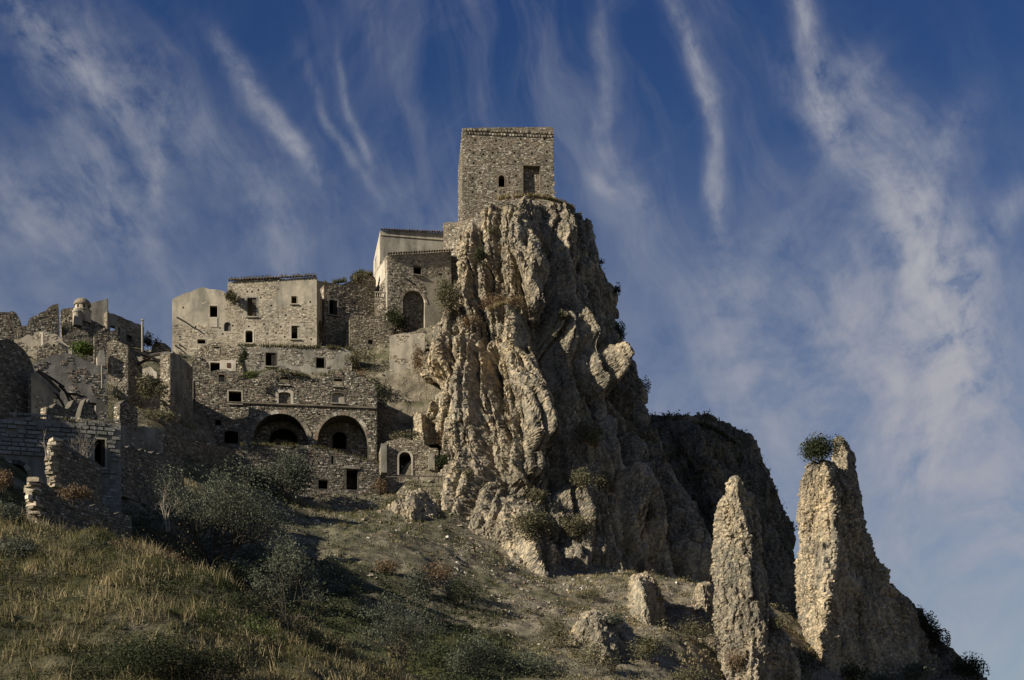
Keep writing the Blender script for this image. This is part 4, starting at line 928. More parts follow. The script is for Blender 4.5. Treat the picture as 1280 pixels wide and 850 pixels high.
# retaining wall with low doorway
pl = Plane(292, 152.6, 474, 157)
RW, rww, H, _ = house('retaining_wall', 'stepped stone retaining wall with low dark doorway before the great arches', 'retaining wall', pl, [(292,562),(296,557),(310,555),(385,556.5),(398,559),(430,567),(460,576),(474,580)], 622,
    [(433,586,447.5,612), (398,600,410,611), (414,570,417,580)], depth=4.5, thick=1.0, rag=0.12, seed=63, smat='st_grey', mat='mortar_dark', back=True, ends=True, side_top=-.3)
mb = MB(); p = pl.rect(430, 583.4, 450, 586); slab(mb, pl, p, [], .35, .14); mb.build('lintel', M['plaster_grey'], rww)
# recess wall, arched doorway house
pl = Plane(470, 166.5, 545, 167.5)
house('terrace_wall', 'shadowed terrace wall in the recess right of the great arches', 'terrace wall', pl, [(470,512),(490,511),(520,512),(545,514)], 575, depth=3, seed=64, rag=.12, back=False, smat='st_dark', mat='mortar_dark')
pl = Plane(476, 159.5, 548, 160.5)
dh, dw, H, _ = house('doorway_ruin', 'low stone front with pale-rimmed arched doorway at the meadow edge', 'ruined house', pl, [(476,557),(484,551),(494,550),(500,546),(520,550),(532,556),(546,560),(548,562)], 602,
    [(498.5,565,514.5,594,0.95)], depth=3.5, seed=65, rag=.18, smat='st_warm')
surround(pl, H[0], dh, 'door_surround', wd=.28, proud=.12, mat='plaster_white', sill=False)
mb = MB(); slab(mb, pl, pl.rect(535.5, 567, 543, 588), [], .3, .25); mb.build('buttress', M['plaster'], dw)
mb = MB(); slab(mb, pl, pl.rect(476, 556, 483, 592), [], .6, .5); mb.build('pier', M['plaster_grey'], dw)
fence = empty('path_railing', tuple(float(t) for t in P3(525, 602, 157.5)), 'thin timber rail along the path below the arched doorway', 'railing')
beam('rail', '', (476,596.5,157.5), (575,595,156.5), .07, 'wood', fence); 
for x in (478, 500, 523, 548, 572): beam('post', '', (x,604,157.3), (x,595.8,157.3), .06, 'wood', fence)
pl = Plane(560, 165.5, 588, 165)
house('cave_dwelling', 'tiny masonry dwelling with square window tucked under the crag overhang', 'ruined house', pl, [(544,494),(556,486),(566,478),(580,473),(588,470)], 505, [(565.5,489.5,577,500)], [(0, dict(wd=.15, mat='plaster', sill=False))], depth=4, seed=66, rag=.1, mat='plaster', mask=noise_mask(0.0, 1.5, 3))
# ------------------------------------------------------------------ the ruined quarter at the far side of the hill
def fragment(name, label, Y0, Y1, x0, x1, top, base, holes=(), cat='ruined wall', **kw):
    k = dict(depth=1.0, back=False, left=False, right=False, rag=0.32, step=.4, thick=0.8, ends=True); k.update(kw)
    return house(name, label, cat, Plane(x0, Y0, x1, Y1), top, base, holes, **k)
fragment('ruined_wall', 'ragged skyline wall stump at the extreme edge of the hilltop ruins', 166, 167, -12, 27, [(-12,391),(0,390),(6,390),(20,391),(23,396),(26,402),(27,406)], 450, seed=101, smat='st_grey', mat='mortar_dark')
fragment('ruined_wall', 'tall jagged wall rising to a spike on the ruined skyline', 163, 164.5, 22, 74, [(22,408),(34,407),(36,399),(42,395),(50,391),(58,388),(61,384),(66,381),(71,380),(73,379),(74,400)], 446, seed=102, smat='st_grey', right=True, depth=2)
fragment('ruined_wall', 'honey-coloured wall fragment with a pale pilaster and little arch', 160, 161, 18, 90, [(18,424),(30,421),(50,414),(56,414),(75,422),(90,432)], 452, [(57.5,428.5,61,434,.5), (66,430,69,434)], seed=103, mat='plaster', mask=noise_mask(.0, 1.6, 4))
mb = MB(); plf = Plane(50, 159.6, 55, 159.6); slab(mb, plf, plf.rect(51, 415, 54, 437), [], .3); o = mb.build('pilaster', M['plaster_white']); center_origin(o); put_props(o, 'thin white pilaster left standing on the honey-coloured wall fragment', 'pilaster')
# turret with little dome
tur = empty('domed_turret', tuple(float(t) for t in P3(102, 402, 168)), 'small round turret capped by a weathered dome on the ruined skyline', 'turret')
def lathe(prof, name, mat, parent, cpx, Y, n=20):
    "prof: (radius m, photo y)"
    mb = MB(); x, y, _ = P3(cpx, 0, Y); V = [(x+r*math.cos(2*math.pi*k/n), y+r*math.sin(2*math.pi*k/n), (HORIZ-py)*Y/FPX) for r, py in prof for k in range(n)]
    Q = [(i*n+k, i*n+(k+1) % n, (i+1)*n+(k+1) % n, (i+1)*n+k) for i in range(len(prof)-1) for k in range(n)]; mb.add(V, Q=Q); return mb.build(name, M[mat], parent, smooth=False)
lathe([(.95,404),(.95,390),(1.05,389.5),(1.05,388),(.85,388),(.85,382.5),(.9,382)], 'drum', 'plaster', tur, 103, 168)
lathe([(.98,382.2),(1.0,381),(.95,379),(.8,376.5),(.55,374.4),(.25,373.2),(.02,372.8)], 'dome', 'st_grey', tur, 103, 168)
lathe([(.55,408),(.55,392),(.62,391.6),(.62,390),(.45,388),(.02,387.5)], 'round_pier', 'plaster', tur, 97, 166.6)
for a in (-110, -60, -20):
    mb = MB(); x, y, z = P3(103, 385.4, 168); t = math.radians(a); mb.box((x+.84*math.cos(t), y+.84*math.sin(t), z), (.04, .10, .20), np.array([[math.cos(t), math.sin(t), 0], [-math.sin(t), math.cos(t), 0], [0, 0, 1]])); mb.build('lancet', M['wood_dark'], tur)
fragment('ruined_wall', 'short rubble wall beside the domed turret', 169, 169.5, 76, 95, [(76,388),(79,386),(85,385),(92,384.5),(95,385)], 412, seed=104, smat='st_warm')
fragment('ruined_house', 'flat grey plaster wall with a sloping top behind the turret', 171, 171.6, 110, 134, [(110,379.5),(122,376.5),(132,374),(134,374)], 420, seed=105, rag=0, mat='plaster_grey', smat=None, cat='ruined house', right=True, depth=4)
mb = MB(); p = np.array(P3(134.5, 380, 170.9)); mb.tube([p-(0, 0, 2.2), p, p+(0, 0, .7)], .05, 5); o = mb.build('pole', M['wood']); 
mb2 = MB(); mb2.tube([np.array(P3(136, 376, 170.9)), np.array(P3(136, 374.2, 170.9))], .12, 6); mb2.build('lamp_head', M['wood_dark'], None).parent = o; center_origin(o); put_props(o, 'thin pole with a small lamp at the wall corner by the turret', 'pole')
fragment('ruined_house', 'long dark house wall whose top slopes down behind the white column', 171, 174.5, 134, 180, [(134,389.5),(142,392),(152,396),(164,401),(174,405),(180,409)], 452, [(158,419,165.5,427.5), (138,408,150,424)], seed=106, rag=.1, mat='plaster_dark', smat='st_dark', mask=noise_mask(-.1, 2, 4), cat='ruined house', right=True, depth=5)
for (x, y0, y1, lb) in ((145.5,407,425,'white column standing before the long dark house wall'), (178,400,440,'slim pale pier at the end of the long dark house wall')):
    mb = MB(); p0 = np.array(P3(x, y1, 169.5)); p1 = np.array(P3(x, y0, 169.5)); mb.tube([p0, p0+(p1-p0)*.96], .19 if x < 150 else .12, 10); o = mb.build('column', M['plaster_white' if x < 150 else 'plaster_grey'])
    mb = MB(); mb.box(p1, (.24, .24, .1) if x < 150 else (.15, .15, .08)); c = mb.build('capital', M['plaster'], None); c.parent = o; center_origin(o)
    v = np.array(o.location); c.location = tuple(-v); put_props(o, lb, 'column', 'pale columns among the hilltop ruins')
fragment('rubble_mound_wall', 'curved remains of a collapsed vault, dark ledge over rubble', 166, 168, 78, 142, [(78,406),(85,403),(98,402),(110,404),(122,409),(132,416),(139,424),(142,432)], 450, seed=107, smat='st_dark', mat='mortar_dark', thick=2)
fragment('ruined_wall', 'broken vault ledge below the domed turret', 168, 169, 86, 130, [(86,398),(95,398),(108,400),(120,402),(130,408)], 420, seed=117, smat='st_grey', mat='mortar_dark', thick=2)
fragment('tower_house', 'square stone block with one small hole, sunlit front and dark side', 150, 150.3, 134, 160, [(134,428),(140,424.5),(150,427),(160,432)], 500, [(143.5,438,146,440.5)], seed=108, smat='st_warm', cat='ruined house', right=True, depth=7, rag=.1)
# arch ruin with beams
fragment('arch_ruin', 'broken plaster arch under fallen beams between two tall ruined walls', 154, 154.6, 171, 213, [(171,447),(185,444),(200,442),(213,441)], 500, [(174,449,202,478,.7)], cat='ruined house', seed=109, mat='plaster', smat='st_warm', mask=noise_mask(.25, 1.5, 9), rag=.08, thick=.7)
fragment('ruined_wall', 'sunlit broken plaster seen through the fallen arch', 158, 158, 172, 196, [(172,466),(178,461),(188,458),(196,466)], 490, seed=110, mat='plaster_white', smat=None)
beam('fallen_beam', 'long weathered beam lying level across the top of the broken arch', (178,447,152.5), (212,440.5,152.8), .2, 'wood', group='beams fallen across the broken arch')
beam('fallen_beam', 'dark beam slanting down across the broken arch', (168,438,152), (203,453,152.5), .17, 'wood_dark', group='beams fallen across the broken arch')
beam('fallen_beam', 'short dark beam rising from the block to the arch top', (172,456,152.2), (190,446,152.5), .15, 'wood_dark', group='beams fallen across the broken arch')
for a, b, lb in (((219,432,161), (233,443,161), 'longer dark timber stub jutting below the palace corner'), ((224,431,161.5), (233,437,161.5), 'shorter dark timber stub jutting below the palace corner')):
    beam('timber_stub', lb, a, b, .09, 'wood_dark', group='timber stubs below the palace corner')
hx = fragment('tall_ruin', 'tall ruined house side, stained dark plaster with a sunlit broken stone edge', 150, 156.5, 213, 241, [(213,441),(218,440),(226,446),(234,453),(241,459)], 540, seed=111, mat='plaster_dark', smat='st_grey', mask=noise_mask(.22, 1.5, 6), rag=.12, cat='ruined house', thick=1.1, left=False)
mb = MB(); e = Plane(213, 150, 241, 156.5); stones(mb, e.side(0, 1.1, True), [(0, 40), (1.1, 40), (1.1, 50.6), (0, 50.6)], [], seed=5); 
stones(mb, e, [(0, 40), (.6, 40), (.6, 50.4), (0, 50.4)], [], seed=6, skip=.3); mb.build('masonry', M['st_warm'], hx[0], kind='stuff')  # lit edge in warm stone, its sunlight put into the colour
fragment('rock_stub_wall', 'pale broken masonry on the skyline beside the palace', 172, 173, 192, 214, [(192,430),(199,428),(206,429),(211,433),(214,436)], 455, seed=112, smat='st_grey', mat='mortar_dark')
# big gabled wall, lean-to and round-topped mass
g, gw, H, _ = fragment('gabled_house', 'large roofless house with a low grey plastered gable', 126, 128, 40, 134, [(40,455),(60,447),(82,440.5),(100,447),(118,455),(124,458),(134,462)], 530, [(108,503,120,520)], cat='ruined house', seed=113, rag=.08, mat='plaster_dark', smat='st_grey', mask=noise_mask(.12, 1.6, 3), right=True, depth=9, side_top=-2.0)
g['label'] = 'large roofless house with a low grey plastered gable'
sh, shw, H, _ = fragment('lean_to', 'pale lean-to wall with slanting roof edge before the grey gable', 120, 122.5, 39, 75, [(39,468),(47,463),(60,476),(74,489),(75,490)], 530, [(67,497,75,520)], cat='ruined house', seed=114, rag=0, mat='plaster', smat='st_warm', mask=noise_mask(.2, 1.2, 6), thick=.4)
beam('roof_edge', '', (46,462,119.6), (75,489,121.8), .16, 'wood', shw); beam('rafter', '', (52,466,121), (80,484,123), .12, 'wood_dark', shw)
fragment('round_ruin', 'dark round-shouldered ruin mass of coarse rubble', 118, 122, -15, 44, [(-15,438),(-5,428),(6,424),(14,425),(22,430),(30,437),(37,447),(41,457),(44,470)], 532, [(16,488,18,490),(24,470,26,472)], cat='ruined house', seed=115, smat='st_dark', mat='mortar_dark', thick=3, rag=.2)
mb = MB(); plf = Plane(122, 149, 132, 149.3); t = [plf.uv(*q) for q in ((121.5,457),(131.5,457),(131.5,446),(130,437.5),(124,438),(121,446))]; slab(mb, plf, t, [], .5); o = mb.build('plaster_fragment', M['plaster_white']); center_origin(o); put_props(o, 'small upright pale slab standing above the grey gable', 'wall fragment')
mb = MB(); p = np.array(P3(127.7, 486, 125)); q = np.array(P3(127.7, 457, 125)); mb.tube([p, q], .09, 6); o = mb.build('post', M['plaster_grey']); center_origin(o); put_props(o, 'slender pale post against the grey gable', 'post')
# the ashlar house in the shade
AP = Plane(-30, 99, 151, 101.5)
tops = [(-30,527),(0,524.5),(38,521),(60,524),(96,529),(100,523),(151,529)]
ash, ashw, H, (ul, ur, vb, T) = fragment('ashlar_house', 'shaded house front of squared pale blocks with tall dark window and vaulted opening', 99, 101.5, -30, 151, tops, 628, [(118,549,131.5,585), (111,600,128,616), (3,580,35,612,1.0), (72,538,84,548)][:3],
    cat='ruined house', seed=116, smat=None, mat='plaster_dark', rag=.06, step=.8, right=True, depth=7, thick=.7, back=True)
r = random.Random(5); cnt = 0; HH = [np.array(h) for h in H]; v = AP.uv(60, 588)[1]; v_lo = v
PT = np.array([(ul, vb), (ur, vb)]+T[::-1]); mesh_pool = []
for k in range(10):
    mb = MB(); w_, h_ = .17+.03*k, .125; V = []
    e = .035
    mb.box((0, 0, 0), (w_, .09, h_), r=0.15+k*.08); mb.V[0][[2, 3, 6, 7]] *= np.array([1, 1, 1]); V = mb.V[0]; V[[0, 1, 4, 5], 0] *= .93; V[[0, 1, 4, 5], 2] *= .85
    me = bpy.data.meshes.new('stone_block'); me.from_pydata([tuple(p@AP.axes()*np.array([1, 1, 1])) for p in (V*np.array([1, -1, 1]))@np.eye(3)], [], [tuple(q[::-1]) for q in MB.BQ]); me.materials.append(None)
    a = me.attributes.new('rnd', 'FLOAT', 'POINT'); a.data.foreach_set('value', np.full(8, .15+r.random()*.8, np.float32)); mesh_pool.append((w_, me))
M['st_ashlar'] = mat_stone('ashlar', [(0.13, 0.13, 0.12), (0.22, 0.215, 0.20), (0.30, 0.295, 0.27), (0.19, 0.185, 0.17)], amt=.6)
for _, me in mesh_pool: me.materials.clear(); me.materials.append(M['st_ashlar'])
rl = root_loc(ash)
while v < AP.uv(60, 522)[1] and cnt < 292:
    u = AP.uv(2, 580)[0]+r.uniform(-.3, 0)
    while u < ur-.2 and cnt < 292:
        w_, me = mesh_pool[r.randrange(10)]
        c = (u+w_, v+.14)
        q = np.array([(c[0]+a*w_*.95, c[1]+b*.14) for a in (-1, 0, 1) for b in (-1, 1)])
        okk = inpoly(q, PT).all() and not any((inpoly(q, h*1.0)).any() for h in HH) and not (AP.uv(68, 0)[0] < c[0] < AP.uv(112, 0)[0] and c[1] < AP.uv(90, 552)[1]) and not (c[0] < AP.uv(60, 0)[0] and c[1] < AP.uv(60, 574)[1])
        if okk and r.random() > .04:
            o = bpy.data.objects.new('stone_block', me); COL.objects.link(o); o.parent = ashw; p = AP.w([c], .05+r.uniform(-.02, .04))[0]; o.location = Vector(p)-rl; o.rotation_euler = (0, r.uniform(-.02, .02), r.uniform(-.02, .02)); cnt += 1
        u += 2*w_+.05
    v += .30
mb = MB(); stones(mb, AP, [(AP.uv(60, 0)[0], vb), (ur, vb), (ur, v_lo-.02), (AP.uv(60, 0)[0], v_lo-.02)], H, h=(.18, .3), w=(.25, .6), seed=77); stones(mb, AP, [(AP.uv(2, 0)[0], v), (ur, v)]+[t for t in T[::-1] if t[0] > AP.uv(2, 0)[0]], H, h=(.18, .28), w=(.3, .7), seed=78); mb.build('masonry', M['st_ashlar'], ashw, kind='stuff')
sp = AP.side(ur, 7, False); mb = MB(); stones(mb, sp, [(.2, vb), (7, vb), (7, T[-1][1]-.1), (.2, T[-1][1]-.1)], [], h=(.2, .3), w=(.3, .7), seed=79); mb.build('masonry', M['st_ashlar'], ashw, kind='stuff')
surround(AP, H[0], ash, 'tall_window', wd=.2, proud=.1, mat='plaster_grey', shutter=('r', .4, 'wood_dark')); surround(AP, H[1], ash, 'lower_window', wd=.2, proud=.1, mat='plaster_dark', sill=False)
arch_ring(AP, H[2], ashw, .3, .08, 'st_dark', 9)
# ruined cross walls whose broken ends catch the sun
WL = 'broken cross walls with sunlit ends'
bw1 = fragment('broken_wall', 'rubble wall with a bright vertical broken end, below the squared blocks', 87, 90.5, 66, 128, [(66,552),(72,550),(80,554),(96,565),(112,574),(128,584)], 650, seed=121, smat='st_dark', mat='mortar_dark', group=WL, thick=.5, ends=False)
bw2 = fragment('broken_wall', 'lower rubble wall with a bright slanting broken end beside the russet shrub', 80, 86, 41, 165, [(41,601),(46,598),(60,606),(75,612),(96,620),(120,630),(150,640),(165,645)], 700, seed=122, smat='st_dark', mat='mortar_dark', group=WL, thick=.55, ends=False)
fragment('low_wall', 'low dark plastered wall beyond the corner of the squared-block house', 130, 134, 150, 204, [(150,531),(170,532),(204,535)], 566, seed=123, smat='st_dark', mat='plaster_dark', mask=noise_mask(.1, 2, 3), thick=.6, rag=.08)
fragment('low_wall', 'dark lower field wall crossing the slope towards the retaining wall', 136, 149, 204, 294, [(204,545),(240,551),(270,556),(294,562)], 590, seed=124, smat='st_dark', mat='mortar_dark', thick=.6, rag=.1)
fragment('low_wall', 'crumbling wall half buried under the hillside trees', 112, 120, 150, 230, [(150,556),(170,560),(200,566),(230,572)], 600, seed=125, smat='st_dark', mat='mortar_dark', thick=.6, rag=.2)

for bw, xs, Y, wdt, sd in ((bw1, [(69,551),(68,560),(65,570),(66,582),(65,592),(69,602),(71,616)], 86.9, .24, 1), (bw2, [(45,599),(42,607),(39,618),(43,632),(46,645),(49,660),(54,684)], 80.0, .32, 2)):
    r = np.random.default_rng(sd); ys = [q[1] for q in xs]; py = ys[0]
    while py < ys[-1]:
        x = np.interp(py, ys, [q[0] for q in xs]); hh = r.uniform(.10, .2); w_ = wdt*r.uniform(.6, 1.35); t = r.uniform(-.5, .5)
        c_, s_ = math.cos(t-.5), math.sin(t-.5); mb = MB(); mb.box(np.array(P3(x+r.uniform(-1.2, 1.2), py, Y+.25))+(0, r.uniform(-.12, .1), 0), (w_, .32, hh/2*.96), np.array([[c_, s_, 0], [-s_, c_, 0], [r.uniform(-.06, .06), 0, 1]]), r=r.random())
        v = mb.V[0]; v += r.uniform(-.03, .03, v.shape); mb.build('end_stone', M['st_warm'], bw[1]); py += hh*FPX/Y  # warm ends against dark faces: sun and shade put into the stone colours

# more broken walls of the quarter
for a in ((46, 84, 157, 157.8, [(46,440),(52,432),(60,428),(66,434),(74,430),(84,438)], 462, 'knee-high rubble wall below the honey-coloured fragment', 'st_warm', 201),
          (118, 150, 160, 161, [(118,418),(124,412),(131,409),(138,414),(145,412),(150,420)], 445, 'jagged wall piece rising behind the square stone block', 'st_grey', 202),
          (78, 118, 164, 165, [(78,420),(86,414),(95,411),(104,413),(112,418),(118,425)], 446, 'third ledge of the collapsed vault, lowest of the mound', 'st_dark', 203),
          (160, 178, 151, 153, [(160,436),(166,440),(172,448),(178,458)], 505, 'dark side wall stepping down behind the square stone block', 'st_dark', 204),
          (58, 112, 112, 115, [(58,508),(70,504),(80,510),(92,500),(100,506),(112,498)], 532, 'broken inner wall stumps above the squared-block house', 'st_dark', 205),
          (100, 122, 109, 110, [(100,520),(103,508),(107,498),(110,510),(116,506),(122,520)], 535, 'pale upright masonry stumps on the squared-block house top', 'st_warm', 206),
          (240, 262, 162.5, 163, [(240,452),(247,446),(254,448),(262,456)], 478, 'stub of wall under the timber stubs', 'st_warm', 207),
          (150, 172, 138, 140, [(150,505),(156,500),(164,506),(172,512)], 545, 'rough stub of wall over the low dark plastered wall', 'st_grey', 208),
          (176, 214, 147, 149, [(176,520),(184,514),(194,517),(205,512),(214,520)], 540, 'rubble terrace edge on the slope beneath the broken arch', 'st_warm', 209)):
    fragment('ruined_wall', a[6], a[2], a[3], a[0], a[1], a[4], a[5], seed=a[8], smat=a[7], mat='mortar_dark', rag=.4)
gl = Plane(126, 127.5, 137, 127.6)
rf = empty('fallen_roof', tuple(float(t) for t in P3(60, 495, 121)), 'collapsed rafters lying inside the pale lean-to', 'rafters')
for k, (a, b) in enumerate((((74,482,121.5),(98,508,123)), ((80,486,121.8),(90,512,122.6)), ((86,492,122.2),(104,496,123.2)), ((70,492,121.2),(84,516,122)))):
    beam('rafter', '', a, b, .11, 'wood_dark', rf)
# ------------------------------------------------------------------ plants
SURF_ALL = np.concatenate(SURF); _spx = 640+FPX*SURF_ALL[:, 0]/SURF_ALL[:, 1]; _spy = HORIZ-FPX*SURF_ALL[:, 2]/SURF_ALL[:, 1]
def surf(px, py, r=4.0):
    "the rock face seen at this place of the photograph"
    m = (np.abs(_spx-px) < r) & (np.abs(_spy-py) < r)
    if not m.any(): return None
    Q = SURF_ALL[m]; return Q[Q[:, 1].argmin()]
def place(px, py, Y=None):
    if Y is not None: return np.array(P3(px, py, Y))
    g = np.array(on_ground(px, py)); s = surf(px, py)
    return s if s is not None and s[1] < g[1] else g

def leaves(c, rad, n, size, r, clumps=9, hollow=0.35, flat=0.5, tone=None, spread=0.32, aspect=0.5, droop=0.0):
    "leaf-sized faces in uneven clumps through an ellipsoid"
    c = np.asarray(c); rad = np.asarray(rad, float)
    d = r.normal(size=(clumps, 3)); d /= np.linalg.norm(d, axis=1)[:, None]; d[:, 2] = np.abs(d[:, 2])*0.9-0.15*r.random(clumps)
    cc = d*(hollow+(1-hollow)*r.random((clumps, 1))**0.6)*0.78
    sz = r.uniform(0.5, 1.25, clumps); k = r.choice(clumps, n, p=sz**2/(sz**2).sum())
    o = r.normal(size=(n, 3)); o /= np.linalg.norm(o, axis=1)[:, None]; o *= (r.random((n, 1))**0.42)*spread*sz[k][:, None]*1.6
    p = c+(cc[k]+o)*rad+np.array([0, 0, 0])
    a = r.normal(size=(n, 3)); a[:, 2] = a[:, 2]*flat-droop; a /= np.linalg.norm(a, axis=1)[:, None]
    b = np.cross(a, r.normal(size=(n, 3))); b /= np.linalg.norm(b, axis=1)[:, None]
    s = size*r.uniform(0.6, 1.3, (n, 1)); A = a*s; B = b*s*aspect
    V = np.stack([p-A, p+B-A*.1, p+A, p-B-A*.1], 1).reshape(-1, 3)
    Q = (np.arange(n)*4)[:, None]+np.arange(4)
    tk = np.clip(r.normal(0.5, 0.22, clumps), 0, 1)
    t = np.clip(tk[k]*0.6+0.4*r.random(n), 0, 1) if tone is None else np.clip(tone+r.normal(0, .15, n), 0, 1)
    return V, Q, np.repeat(t, 4)

def twigs(base, rad, n, r, mb, thick=0.05, up=1.0, levels=2, wander=0.25, forks=3):
    "stems forking upwards from the base; returns tips"
    tips = []
    def go(p, d, L, th, lev):
        pts = [p]; k = 4
        for i in range(k):
            d = d+r.normal(0, wander, 3); d[2] += 0.10*up; d /= np.linalg.norm(d); p = p+d*L/k; pts.append(p)
        mb.tube(pts, np.linspace(th, th*0.5, k+1), 4 if lev < levels else 5)
        if lev <= 0: tips.append(p); return
        for j in range(forks):
            q = pts[r.integers(2, k+1)] if j < forks-1 else pts[-1]; dd = d+r.normal(0, 0.55, 3); dd[2] = abs(dd[2])*0.9*up+0.05; dd /= np.linalg.norm(dd); go(q, dd, L*r.uniform(.55, .8), th*0.5, lev-1)
    for i in range(n):
        a = 2*math.pi*(i+r.random())/n; t = r.uniform(0.15, 0.75); d = np.array([math.cos(a)*t*rad[0]/rad[2], math.sin(a)*t*rad[1]/rad[2], 1.0]); d /= np.linalg.norm(d); go(np.array(base)+np.array([math.cos(a), math.sin(a), 0])*.08, d, rad[2]*0.75, thick, levels)
    return np.array(tips)

_ps = [100]
def shrub(label, px, py, wpx, hpx, mat, n=900, size=0.12, Y=None, cat='shrub', name='shrub', stems=3, seed=None, depth=None, clumps=12, bark='bark', group=None, flat=0.6, sink=0.12, crownname='foliage', spread=0.32, thick=0.04):
    _ps[0] += 1; r = np.random.default_rng(seed or _ps[0]); b = place(px, py, Y); k = b[1]/FPX; w, h = wpx*k/2, hpx*k
    rad = np.array([w, depth or w*0.9, h/2]); root = empty(name, tuple(float(t) for t in b), label, cat, group)
    c = b+np.array([0, 0, h*0.40]); rad[2] = h*0.62
    mb = MB()
    tips = twigs(b-(0, 0, .15), np.array([w, w*.8, h*.95]), stems, r, mb, thick=thick*max(1, h/2), levels=2 if h > 1.2 else 1)
    allv = np.concatenate(mb.V)-b; sc = np.minimum(1, np.array([w*.85, rad[1]*.85, h*.85])/np.maximum(np.abs(allv).max(0), .05)); mb.V = [(v-b)*sc+b for v in mb.V]
    mb.build('stem' if cat == 'shrub' else 'trunk', M[bark], root)
    V, Q, t = leaves(c, rad, n, size, r, clumps=clumps, flat=flat, spread=spread); keep = None
    mesh_np(crownname, V, Q, M[mat], root, rnd=t); return root

def tree(label, px, py, wpx, hpx, mat, n=4000, size=0.1, Y=None, stems=4, seed=None, bark='bark', thick=0.12, levels=4, leafr=0.45, forks=3, name='tree', cat='tree', split=True, lean=0.0, wander=.25):
    "open branching tree: leaves sit round the twig ends"
    _ps[0] += 1; r = np.random.default_rng(seed or _ps[0]); b = place(px, py, Y); k = b[1]/FPX; w, h = wpx*k/2, hpx*k
    root = empty(name, tuple(float(t) for t in b), label, cat); mb = MB()
    tips = twigs(b-(0, 0, .2), np.array([w, w*.8, h*0.5]), stems, r, mb, thick=thick, levels=levels, forks=forks, up=.8, wander=wander)
    # fit the skeleton to the crown's measured size
    allv = np.concatenate(mb.V); s = np.array([w/max(np.abs(allv[:, 0]-b[0]).max(), .1), w*.9/max(np.abs(allv[:, 1]-b[1]).max(), .1), h/max((allv[:, 2]-b[2]).max(), .1)])
    mb.V = [(v-b)*s+b for v in mb.V]; tips = (tips-b)*s+b
    mb.build('trunk', M[bark], root)
    if n:
        kk = r.integers(0, len(tips), n); tk = np.clip(r.normal(.5, .25, len(tips)), 0, 1)
        p = tips[kk]+r.normal(0, leafr, (n, 3))*np.array([1, 1, .7])*r.uniform(.3, 1.2, (n, 1)); a = r.normal(size=(n, 3)); a /= np.linalg.norm(a, axis=1)[:, None]
        q = np.cross(a, r.normal(size=(n, 3))); q /= np.linalg.norm(q, axis=1)[:, None]; sz = size*r.uniform(.6, 1.3, (n, 1)); A, B = a*sz, q*sz*.42
        V = np.stack([p-A, p+B, p+A, p-B], 1).reshape(-1, 3); Q = (np.arange(n)*4)[:, None]+np.arange(4); t = np.clip(tk[kk]*.55+.45*r.random(n), 0, 1)
        mesh_np('crown', V, Q, M[mat], root, rnd=np.repeat(t, 4))
    return root

def blades(P, h, w, lean, r, mat_t, segs=2):
    n = len(P); a = r.uniform(0, 2*math.pi, n); d = np.stack([np.cos(a), np.sin(a), 0*a], -1); s = np.stack([-np.sin(a+r.normal(0, .5, n)), np.cos(a), 0*a], -1)*(w[:, None]/2)
    L = lean[:, None]*h[:, None]; up = np.array([0, 0, 1.0]); m = P+up*h[:, None]*.55+d*L*.35; t = P+up*h[:, None]*(1-.25*lean[:, None])+d*L
    V = np.stack([P-s, P+s, m+s*.75, m-s*.75, t], 1).reshape(-1, 3); b = (np.arange(n)*5)[:, None]
    return V, [b+np.array([2, 3, 4])[None, :]*1, b+np.array([0, 1, 2, 3])[None, :]], np.repeat(mat_t, 5)
def grass(name, label, P, h, w, tone, mat='straw', seed=1, lean=.45):
    r = np.random.default_rng(seed); V, F, t = blades(P, h, w, np.abs(r.normal(lean, .25, len(P))).clip(0, 1.1), r, tone); o = mesh_np(name, V, F, M[mat], rnd=t); center_origin(o); put_props(o, label, 'grass', None, 'stuff'); return o
def scatter(n, x0, x1, y0, y1, r, dens=None):
    x = r.uniform(x0, x1, n); y = r.uniform(y0, y1, n); z = ground(x, y); px = 640+FPX*x/y; py = HORIZ-FPX*z/y
    m = (px > -30) & (px < 1310) & (py < 880)
    if dens is not None: m &= r.random(n) < dens(x, y, z, px, py)
    return x[m], y[m], z[m], px[m], py[m]

# foreground hill: dry and green grass in tufts
r = np.random.default_rng(42)
x, y, z, px, py = scatter(30000, -32, 14, 45, 79, r, lambda x, y, z, px, py: np.clip(.62+.9*fbm(x/2.1, y/2.1, 3., 3), .12, 1)*(px < 475+60*r.random(len(x))))
k = 8; X = np.repeat(x, k)+r.normal(0, .13, len(x)*k); Yy = np.repeat(y, k)+r.normal(0, .13, len(x)*k); Z = np.repeat(z, k)-.05
patch = fbm(x/3.2, y/3.2, 9., 3); greenband = np.exp(-((px-265)/75)**2-((py-745)/32)**2)*1.5+np.exp(-((px-150)/70)**2-((py-830)/40)**2)*.7
th = np.clip(.5+.5*patch+.15*r.normal(size=len(x)), .25, 1.2); tone = np.clip(.47+.60*patch-greenband*.40+.15*r.normal(size=len(x)), .02, 1)
grass('grass', 'dry straw-coloured and green grass waving on the near hill', np.stack([X, Yy, Z], -1), np.repeat(.18+.40*th, k)*r.uniform(.5, 1.15, len(X)), np.full(len(X), .028)*r.uniform(.7, 1.5, len(X)), np.clip(np.repeat(tone, k)+r.normal(0, .12, len(X)), 0, 1), seed=4)
